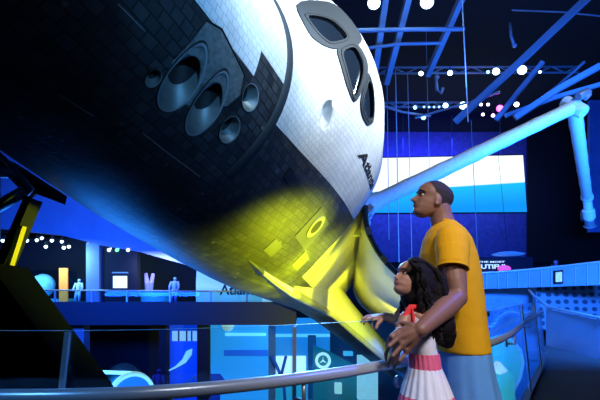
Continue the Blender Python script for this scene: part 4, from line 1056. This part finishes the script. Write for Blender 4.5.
def head(bm, c, R, H, child=False):
    """c: centre (ear axis, mid height); R columns forward, side, up"""
    ns, na = 56, 64; V = []
    for i in range(ns + 1):
        u = i / ns; f, bk, w = lerpt(F_, u), lerpt(B_, u), lerpt(W_, u)
        if child: w *= 1.04; f -= .015 * (1 if u < .2 else 0)
        m = (f + bk) / 2 * .6; row = []
        for k in range(na):
            a = 2 * PI * k / na; ca, sa = math.cos(a), math.sin(a)
            x = m + (f - m) * abs(ca) ** .9 if ca > 0 else m + (bk - m) * abs(ca) ** .95
            y = w * (abs(sa) ** .9) * (1 if sa > 0 else -1)
            if ca > 0:
                nz_ = 0.
                if .29 < u < .54:
                    t_ = (u - .29) / .25; h_ = (t_ / .14 if t_ < .14 else (1 - (t_ - .14) / .86) ** .8); nz_ = (.15 if not child else .105) * h_; sg = .055 - .025 * t_
                    x += nz_ * math.exp(-(y / sg) ** 2)
                    if t_ < .4: x += .03 * math.exp(-((abs(y) - .06) / .03) ** 2) * (1 - t_ / .4)
                x -= .050 * math.exp(-((abs(y) - .14) / .065) ** 2 - ((u - .50) / .045) ** 2)
                x += .018 * math.exp(-((abs(y) - .13) / .09) ** 2 - ((u - .585) / .03) ** 2)
                x += .02 * math.exp(-((abs(y) - .19) / .06) ** 2 - ((u - .40) / .06) ** 2)
            row.append(bm.verts.new(Vector(c) + R @ Vector((x * H, y * H, (u - .5) * H))))
        V.append(row)
    for p, q in zip(V, V[1:]):
        for k in range(na): bm.faces.new((p[k], p[(k + 1) % na], q[(k + 1) % na], q[k]))
    bm.faces.new(V[0][::-1]); bm.faces.new(V[-1])
    for s in (-1, 1):
        ball(bm, Vector(c) + R @ Vector((-.05 * H, s * .315 * H, -.06 * H)), 1, 14, (.075 * H, .04 * H, .135 * H), R @ Matrix.Rotation(.25, 3, 'Y'))
        ball(bm, Vector(c) + R @ Vector((-.035 * H, s * .32 * H, -.15 * H)), .05 * H, 10)


def headframe(yaw, tilt):
    """forward = -X turned by yaw towards the viewer, raised by tilt"""
    fw = Vector((-math.cos(tilt) * math.cos(yaw), -math.cos(tilt) * math.sin(yaw), math.sin(tilt)))
    s = Vector((0, 0, 1)).cross(fw).normalized(); u = fw.cross(s)
    return Matrix((fw, s, u)).transposed()


def eyes(parent, c, R, H, white, iris, lidm):
    for s in (-1, 1):
        e = Vector(c) + R @ Vector((.292 * H, s * .14 * H, .0 * H)); b = bmesh.new(); ball(b, e, 1, 16, (.050 * H, .050 * H, .033 * H), R); eo = obj('eye', b, white, parent, True)
        b = bmesh.new(); ball(b, e + R @ Vector((.030 * H, s * .012 * H, .006 * H)), .028 * H, 12); obj('iris', b, iris, eo, True)
        b = bmesh.new(); tube(b, [Vector(c) + R @ Vector((x * H, s * y * H, z * H)) for x, y, z in ((.395, .06, .075), (.375, .13, .098), (.32, .21, .085), (.27, .245, .06))], [.010 * H, .016 * H, .014 * H, .006 * H], 8); obj('eyebrow', b, lidm, parent, True)
        b = bmesh.new(); tube(b, [e + R @ Vector((.035 * H, -s * .05 * H, .012 * H)), e + R @ Vector((.058 * H, 0, .034 * H)), e + R @ Vector((.025 * H, s * .052 * H, .018 * H))], .008 * H, 6); obj('eyelash', b, lidm, parent, True)


def lips(parent, c, R, H, mat):
    b = bmesh.new()
    for z, r in ((-.242, .016), (-.282, .018)):
        tube(b, [Vector(c) + R @ Vector((x * H, y * H, (z + dz) * H)) for x, y, dz in ((.30, -.10, .0), (.365, -.05, .004), (.388, 0, 0), (.365, .05, .004), (.30, .10, .0))], [.004 * H, r * H, r * 1.1 * H, r * H, .004 * H], 8)
    obj('lips', b, mat, parent, True)


def hand(bm, wrist, knuckles, fingers, thumb, r=.0092, pr=.019):
    """palm from wrist to the knuckle row; each finger a bent chain"""
    for k in knuckles: limb(bm, [wrist, Vector(wrist).lerp(k, .5), k], [pr * 1.15, pr, pr * .62], 10)
    for a, c in zip(knuckles, knuckles[1:]): limb(bm, [a, c], [pr * .6, pr * .6], 8)
    for k, fl, q in zip(knuckles, fingers, (1, 1.05, 1, .88)): limb(bm, [k] + fl, [r * 1.12 * q, r * 1.05 * q, r * .95 * q, r * .8 * q][:len(fl) + 1], 10)
    limb(bm, thumb, [r * 1.7, r * 1.3, r * 1.1, r * .9][:len(thumb)], 10)


def skin_mat(name, col):
    m = M(name, col, .48, bump=(160, .12, .0015), var=(5, .10)); b = m.node_tree.nodes['Principled BSDF']
    b.inputs['Subsurface Weight'].default_value = .08; b.inputs['Subsurface Radius'].default_value = (.02, .008, .004); b.inputs['Subsurface Scale'].default_value = .4; return m


def cloth(name, col, s=22): return M(name, col, .85, bump=(s, .45, .012), spec=.2)
eye_w = M('eye_white', (.70, .70, .70), .2); eye_d = M('iris_brown', (.02, .01, .006), .15)
# ---------------------------------------------------------------- the man
man_skin = skin_mat('brown_skin', (.26, .125, .085))
mb = M('dark_brow', (.012, .008, .006), .7)
MY = 2.40
ml = atY(465, 400, MY); ml.z = 0
man = thing('person', 'man in a yellow T-shirt and blue shorts looking up, arm around the girl', 'person', ml)
def q(px, py, Y, par=man): return atY(px, py, Y) - par.location
b = bmesh.new()
HM = .232; hR = headframe(.06, math.radians(19)); hc = q(432, 200.0, MY - .0)
head(b, hc, hR, HM)
limb(b, [q(438, 206, MY), q(441, 216, MY), q(445, 230, MY), q(449, 244, MY)], [.064, .062, .068, .075], 18)
loft(b, [(q(446, 229, MY), .045, .11), (q(448, 240, MY), .09, .16), (q(449, 262, MY), .12, .165), (q(455, 300, MY), .115, .155), (q(462, 335, MY), .095, .14), (q(465, 365, MY), .095, .14), (q(467, 385, MY), .08, .13)])
sh_ = q(452, 240, MY - .175); el_ = q(457, 297, MY - .25); wr_ = q(421, 329.5, MY - .44)
limb(b, [sh_, sh_.lerp(el_, .35), sh_.lerp(el_, .75), el_, el_.lerp(wr_, .3), el_.lerp(wr_, .7), wr_], [.064, .060, .053, .050, .053, .042, .032], 16)
hY = MY - .44
kn = [q(399, 330, hY + .03), q(398.5, 337.5, hY + .01), q(402, 345.5, hY + .01), q(407, 352, hY + .03)]
fg = [[q(391, 336, hY + .02), q(387.5, 344, hY + .05), q(387, 350, hY + .08)], [q(389, 346, hY + .0), q(385.8, 354, hY + .04), q(386, 360, hY + .08)],
      [q(392.5, 356, hY + .0), q(388.5, 362, hY + .04), q(388.5, 366.5, hY + .08)], [q(399.5, 360.5, hY + .02), q(395, 365, hY + .05), q(394, 368, hY + .08)]]
hand(b, wr_, kn, fg, [q(413, 326, hY + .01), q(404, 323.5, hY + .05), q(397, 324.5, hY + .09)])
s2 = q(450, 240, MY + .18); e2 = q(446, 300, MY + .24); w2 = q(424, 340, MY + .14)
limb(b, [s2, e2, e2.lerp(w2, .4), w2], [.062, .048, .048, .032], 14)
kn2 = [w2 + Vector((-.09, -.03 + .022 * k, -.03)) for k in range(4)]
hand(b, w2, kn2, [[k + Vector((-.04, 0, -.01)), k + Vector((-.06, 0, -.035)), k + Vector((-.06, 0, -.06))] for k in kn2], [w2 + Vector((-.03, -.04, 0)), w2 + Vector((-.06, -.065, -.01)), w2 + Vector((-.09, -.07, -.02))])
for s in (-1, 1):
    hx = q(467, 372, MY).x; ty = MY - man.location.y + s * .10
    limb(b, [Vector((hx, ty, .80)), Vector((hx + .01, ty + s * .01, .50)), Vector((hx + .05, ty + s * .015, .32)), Vector((hx + .05, ty + s * .02, .09)), Vector((hx + .04, ty + s * .02, .05))], [.08, .062, .058, .04, .045], 16)
    limb(b, [Vector((hx + .05, ty + s * .02, .05)), Vector((hx - .13, ty + s * .03, .04))], [.04, .035], 12)
body = remesh('body', b, man_skin, .0052, 2, man)
eyes(man, hc, hR, HM, eye_w, eye_d, mb); lips(man, hc, hR, HM, M('lips_brown', (.20, .075, .06), .45))
b = bmesh.new()
stub = []
for k in range(9):
    f = -1 + 2 * k / 8; stub.append(hc + hR @ Vector(((.345 - .17 * abs(f) ** 1.5) * HM, f * .185 * HM, -.46 * HM)))
tube(b, stub, .012 * HM, 6); obj('beard', b, mb, man, True)
b = bmesh.new(); head(b, hc, hR, HM * 1.018); b.verts.ensure_lookup_table(); RT = hR.transposed(); kill = []
for i_, v in enumerate(b.verts):
    l_ = RT @ (v.co - hc) / HM; x_ = l_.x
    lim = .36 if x_ > .25 else .12 + (x_ - .08) / .17 * .24 if x_ > .08 else .04 + (x_ + .10) / .18 * .08 if x_ > -.10 else -.20
    if i_ >= 57 * 64 or l_.z < lim: kill.append(v)
bmesh.ops.delete(b, geom=kill, context='VERTS')
obj('hair', b, M('cropped_black_hair', (.035, .025, .024), .8, bump=(220, .5, .002), spec=.3), man, True)
# T-shirt
shirt_m = cloth('mustard_jersey', (.80, .40, .008), 13)
b = bmesh.new()
def ring_px(py, xl, xr, hy, Y): c_ = q((xl + xr) / 2, py, Y); return (c_, (q(xr, py, Y) - q(xl, py, Y)).x / 2, hy)
loft(b, [ring_px(*r_, MY) for r_ in ((221, 437.5, 454, .065), (225, 433, 458, .10), (231, 428, 463.5, .15), (240, 424, 469, .19), (255, 420.5, 474.5, .20), (275, 422, 479, .195), (300, 429, 482, .185), (325, 435, 484.5, .18), (351.5, 440, 488, .185))], 40)
hm = q(452.5, 268, MY - .215)
limb(b, [q(452, 240, MY - .165), q(452.5, 254, MY - .20)], [.086, .082], 18)
tube(b, [q(452.5, 250, MY - .195), q(452.5, 267.5, MY - .225)], [.080, .076], 20)
tube(b, [q(450, 240, MY + .165), q(449, 268, MY + .22)], [.085, .076], 20)
for t_ in (.55, .8): pass
shirt = remesh('t_shirt', b, shirt_m, .0085, 3, man)
b = bmesh.new(); tube(b, [q(452.5, 266, MY - .223), q(452.6, 268.6, MY - .227)], [.0775, .0775], 24, False); obj('sleeve_hem', b, shirt_m, shirt, True)
b = bmesh.new(); cpt = [q((437 + 454) / 2, 221.5, MY) + Vector((.052 * math.cos(2 * PI * k / 24), .07 * math.sin(2 * PI * k / 24), -.012 * math.cos(2 * PI * k / 24) - .006)) for k in range(25)]
tube(b, cpt, .007, 8, False); obj('collar', b, shirt_m, shirt, True)
# shorts
short_m = cloth('blue_cotton', (.12, .34, .72), 9)
b = bmesh.new(); n = 60; V = []
for py, xl, xr, hy, fl in ((346, 443, 486, .175, 0), (356, 441, 488, .185, .25), (375, 440, 491, .195, .6), (398, 439, 497, .205, 1.), (420, 438, 502, .21, 1.)):
    c_, hx, hy_ = ring_px(py, xl, xr, hy, MY); V.append([b.verts.new(c_ + Vector((hx * math.cos(2 * PI * k / n) * (1 + fl * .045 * math.sin(k * 2 * PI / n * 9)), hy_ * math.sin(2 * PI * k / n) * (1 + fl * .05 * math.cos(k * 2 * PI / n * 11)), 0))) for k in range(n)])
for p_, r_ in zip(V, V[1:]):
    for k in range(n): b.faces.new((p_[k], p_[(k + 1) % n], r_[(k + 1) % n], r_[k]))
b.faces.new(V[0]); b.faces.new(V[-1])
for s in (-1, 1):
    hx = q(469, 372, MY).x; tube(b, [Vector((hx, MY - man.location.y + s * .10, .66)), Vector((hx + .01, MY - man.location.y + s * .11, .44))], [.145, .14], 24)
obj('shorts', b, short_m, man, 40)
for s in (-1, 1):
    hx = q(467, 372, MY).x + .04; b = bmesh.new(); ty = MY - man.location.y + s * .125
    limb(b, [Vector((hx + .05, ty, .05)), Vector((hx - .05, ty, .055)), Vector((hx - .17, ty + s * .01, .04))], [.05, .05, .038], 14)
    for v in b.verts: v.co.z = max(v.co.z, .002)
    obj('shoe', b, M('white_shoe', (.5, .5, .52), .6), man, True)
# ---------------------------------------------------------------- the girl
GYY = 2.13
girl_skin = skin_mat('light_brown_skin', (.42, .21, .14))
gl = atY(422, 400, GYY); gl.z = 0
girl = thing('person', 'girl with long dark curly hair in a white and pink dress, touching the glass', 'person', gl)
def w(px, py, Y): return atY(px, py, Y) - girl.location
b = bmesh.new(); HG = .192; gR = headframe(.32, math.radians(24)); gc = w(411.5, 278.5, GYY)
head(b, gc, gR, HG, True)
limb(b, [w(413, 288, GYY), w(412, 298, GYY), w(414, 308, GYY), w(417, 318, GYY)], [.040, .037, .042, .06], 16)
loft(b, [(w(415, 308, GYY), .035, .06), (w(416, 314, GYY), .055, .105), (w(418, 330, GYY), .062, .10), (w(423, 354, GYY), .055, .085), (w(427, 380, GYY), .075, .11), (w(428, 392, GYY), .07, .11)])
gs = w(405.5, 318, GYY - .075); ge = w(398, 339, GYY - .115); gw = w(394, 358, GYY - .02)
limb(b, [gs, gs.lerp(ge, .5), ge, ge.lerp(gw, .5), gw], [.029, .027, .026, .025, .021], 14)
kk = [w(392 + 2.4 * k, 364 - .2 * k, GYY + .05 - .018 * k) for k in range(4)]
hand(b, gw, kk, [[k + Vector((-.016, .02, .004)), k + Vector((-.018, .035, -.012)), k + Vector((-.012, .035, -.03))] for k in kk], [gw + Vector((-.008, .01, -.01)), gw + Vector((-.025, .02, -.03)), gw + Vector((-.03, .04, -.035))], .0065, .013)
fs = w(405, 309, GYY + .095); fe = w(396.5, 320.5, GYY + .12); fw_ = w(385, 316.5, GYY + .135)
limb(b, [fs, fe, fe.lerp(fw_, .5), fw_], [.034, .029, .026, .020], 14)
fy = GYY + .125
k2 = [w(373.5, 315.8, fy + .03), w(373, 316.6, fy + .012), w(373.5, 317.6, fy - .006), w(374.8, 319, fy - .024)]
f2 = [[w(367.5, 316.0, fy + .035), w(363.8, 318.4, fy + .035), w(362.5, 321, fy + .035)], [w(366.5, 317, fy + .012), w(362.3, 319.4, fy + .012), w(361.2, 322, fy + .012)],
      [w(367.5, 319.2, fy - .01), w(364.3, 322.0, fy - .01), w(363.8, 324.5, fy - .01)], [w(371.5, 322, fy - .03), w(371.5, 325, fy - .032), w(373, 327.5, fy - .032)]]
hand(b, fw_, k2, f2, [w(381, 320, fy - .03), w(377.5, 324, fy - .045), w(376, 328, fy - .05)], .0075, .0135)
for s in (-1, 1):
    hx = w(428, 392, GYY).x; ty = s * .06
    limb(b, [Vector((hx, ty, .70)), Vector((hx + .01, ty, .38)), Vector((hx + .02, ty, .25)), Vector((hx + .02, ty, .06))], [.065, .045, .045, .03], 14)
    limb(b, [Vector((hx + .02, ty, .04)), Vector((hx - .10, ty + s * .01, .03))], [.032, .026], 12)
remesh('body', b, girl_skin, .0045, 2, girl)
eyes(girl, gc, gR, HG, eye_w, eye_d, mb); lips(girl, gc, gR, HG, M('lips_rose', (.45, .13, .11), .4))
# dress
dress_w = cloth('white_cotton', (.82, .80, .88), 16); dress_p = cloth('coral_pink_cotton', (.85, .15, .27), 16); dress_r = cloth('red_strap', (.78, .045, .05), 20)
b = bmesh.new()
def gring(py, xl, xr, hy): c_ = w((xl + xr) / 2, py, GYY); return (c_, (w(xr, py, GYY) - w(xl, py, GYY)).x / 2, hy)
loft(b, [gring(*r_) for r_ in ((311, 405, 424, .085), (316, 402, 428, .100), (325, 402.5, 431.5, .104), (338, 406, 434.5, .10), (353, 410, 437, .092), (358, 410.5, 437.5, .092))], 32)
bod = remesh('bodice', b, dress_w, .007, 2, girl)
for dx, Yo in ((0, -.072), (0, .07)):
    b = bmesh.new(); tube(b, [w(404.5, 325, GYY + Yo * 1.35), w(405.5, 316, GYY + Yo * 1.3), w(411, 307, GYY + Yo), w(419, 306.5, GYY + Yo), w(427, 315, GYY + Yo * 1.2)], [.013, .015, .014, .013, .012], 10, True, .5); obj('strap', b, dress_r, bod, True)
b = bmesh.new(); tube(b, [w(412, 309, GYY - .082), w(413.5, 318, GYY - .106), w(413, 328, GYY - .109)], [.012, .013, .010], 10, True, .5); obj('strap_ruffle', b, dress_r, bod, True)
b = bmesh.new(); tube(b, [w(404, 313, GYY - .072), w(403, 322, GYY - .088), w(404.5, 331, GYY - .09)], [.009, .011, .008], 10, True, .5); obj('strap_ruffle', b, dress_w, bod, True)
def pleats(name, rows_, mat, am, npl, parent, cap=False):
    b = bmesh.new(); n = 96; V = []
    for (py, xl, xr, hy), a_ in zip(rows_, am):
        c_, hx, hy_ = gring(py, xl, xr, hy); V.append([b.verts.new(c_ + Vector((hx * math.cos(2 * PI * k / n), hy_ * math.sin(2 * PI * k / n), 0)) * (1 + a_ * math.sin(2 * PI * k / n * npl + 1.3 * math.sin(4 * PI * k / n)))) for k in range(n)])
    for p_, r_ in zip(V, V[1:]):
        for k in range(n): b.faces.new((p_[k], p_[(k + 1) % n], r_[(k + 1) % n], r_[k]))
    return obj(name, b, mat, parent, True)
pleats('waistband', [(352.5, 409.5, 437.8, .097), (357, 409.8, 438.6, .098), (363, 410, 439.5, .099), (368, 409.5, 440.5, .101)], dress_p, (.012, .03, .02, .015), 22, girl)
skirt = pleats('skirt', [(367, 409, 440.5, .102), (376, 406.5, 444, .118), (386, 403.5, 448, .134), (394, 401.5, 451, .146)], dress_w, (.012, .03, .035, .035), 20, girl)
pleats('skirt_hem_band', [(394, 401.5, 451, .146), (404, 398.5, 454.5, .16), (416, 396, 458, .17)], dress_p, (.035, .035, .035), 20, skirt)
pleats('underskirt', [(416, 396, 458, .17), (440, 393, 463, .18), (470, 390, 468, .19)], dress_w, (.035, .035, .035), 20, skirt)
for s in (-1, 1):
    hx = w(428, 392, GYY).x; b = bmesh.new(); limb(b, [Vector((hx + .03, s * .06, .035)), Vector((hx - .11, s * .068, .03))], [.036, .03], 12)
    for v in b.verts: v.co.z = max(v.co.z, .002)
    obj('shoe', b, dress_w, girl, True)
# hair: a full core and many curly locks
hair_m = M('dark_curly_hair', (.008, .006, .006), .75, bump=(60, .6, .006), spec=.15)
rnd = random.Random(5)
b = bmesh.new()
def H(x, y, z): return gc + gR @ Vector((x * HG, y * HG, z * HG))
for x, y, z, r in ((-.13, 0, .10, .47), (-.08, 0, .19, .39), (-.26, 0, -.05, .50), (-.34, 0, -.32, .46), (-.18, .22, .0, .27), (-.18, -.22, .0, .27), (-.20, -.28, -.2, .22), (-.20, .28, -.2, .22), (.0, .0, .30, .27), (-.03, -.16, .25, .22), (-.03, .16, .25, .22)): ball(b, H(x, y, z), r * HG, 20)
for px, py, r, yo in ((431, 290, .085, .0), (434, 303, .088, .0), (437, 315, .082, -.01), (441, 326, .068, -.02), (445, 335, .05, -.02), (447, 341, .035, -.02), (425, 300, .06, .0)): ball(b, w(px, py, GYY + .02 + yo), r, 18)
hair = remesh('hair', b, hair_m, .007, 4, girl)
cols = [[(412, 261), (428, 264), (440, 276), (446, 292), (449, 310), (453, 326), (452, 342)], [(410, 262), (421, 268), (427, 282), (431, 298), (436, 316), (441, 332), (443, 346)], [(410, 262), (418, 273), (421, 288), (422, 302), (424, 316), (431, 330), (437, 341)],
        [(409, 261), (416, 273), (418, 288), (418, 300), (418, 312), (420, 322), (422, 328)], [(410, 260), (424, 262), (436, 270), (442, 284), (446, 300), (450, 318), (455, 334)]]
nl = 0
for i in range(84):
    A = cols[i % 5]; B = cols[(i % 5 + 1) % 5] if i % 5 < 4 else cols[0]; f = rnd.random() * .6; L_ = len(A) - rnd.choice((0, 0, 1)); ph = rnd.random() * 6.3; yo = GYY - .115 + rnd.random() * .05 - (0 if i % 5 in (1, 2) else -.05)
    pts = []
    for k in range(L_ * 5 - 4):
        t_ = k / 5; a = int(min(t_, L_ - 2)); g_ = t_ - a
        x = A[a][0] + (A[a + 1][0] - A[a][0]) * g_; y = A[a][1] + (A[a + 1][1] - A[a][1]) * g_; x2 = B[a][0] + (B[a + 1][0] - B[a][0]) * g_; y2 = B[a][1] + (B[a + 1][1] - B[a][1]) * g_
        am = min(1, t_ / 2.) * 2.0
        px = x + (x2 - x) * f + am * math.sin(k * 1.25 + ph); py = y + (y2 - y) * f + am * .5 * math.cos(k * 1.25 + ph)
        bul = 1 - abs(t_ / (L_ - 1) - .45) * 1.2
        pts.append(w(px, py, yo + .03 - .02 * bul + .008 * math.cos(k * 1.25 + ph)))
    b = bmesh.new(); tube(b, pts, [.0055 + .0025 * math.sin(PI * k / len(pts)) for k in range(len(pts))], 6); obj('hair_lock', b, hair_m, hair, True)
for i in range(8):
    ph = rnd.random() * 6; pts = [w(403.5 + i * .7 - k * .5 + 1.2 * math.sin(k * 1.3 + ph), 292 + k * 3.0, GYY + .045 + .012 * i + .006 * math.cos(k * 1.3 + ph)) for k in range(8)]
    b = bmesh.new(); tube(b, pts, .006, 6); obj('hair_lock', b, hair_m, hair, True)
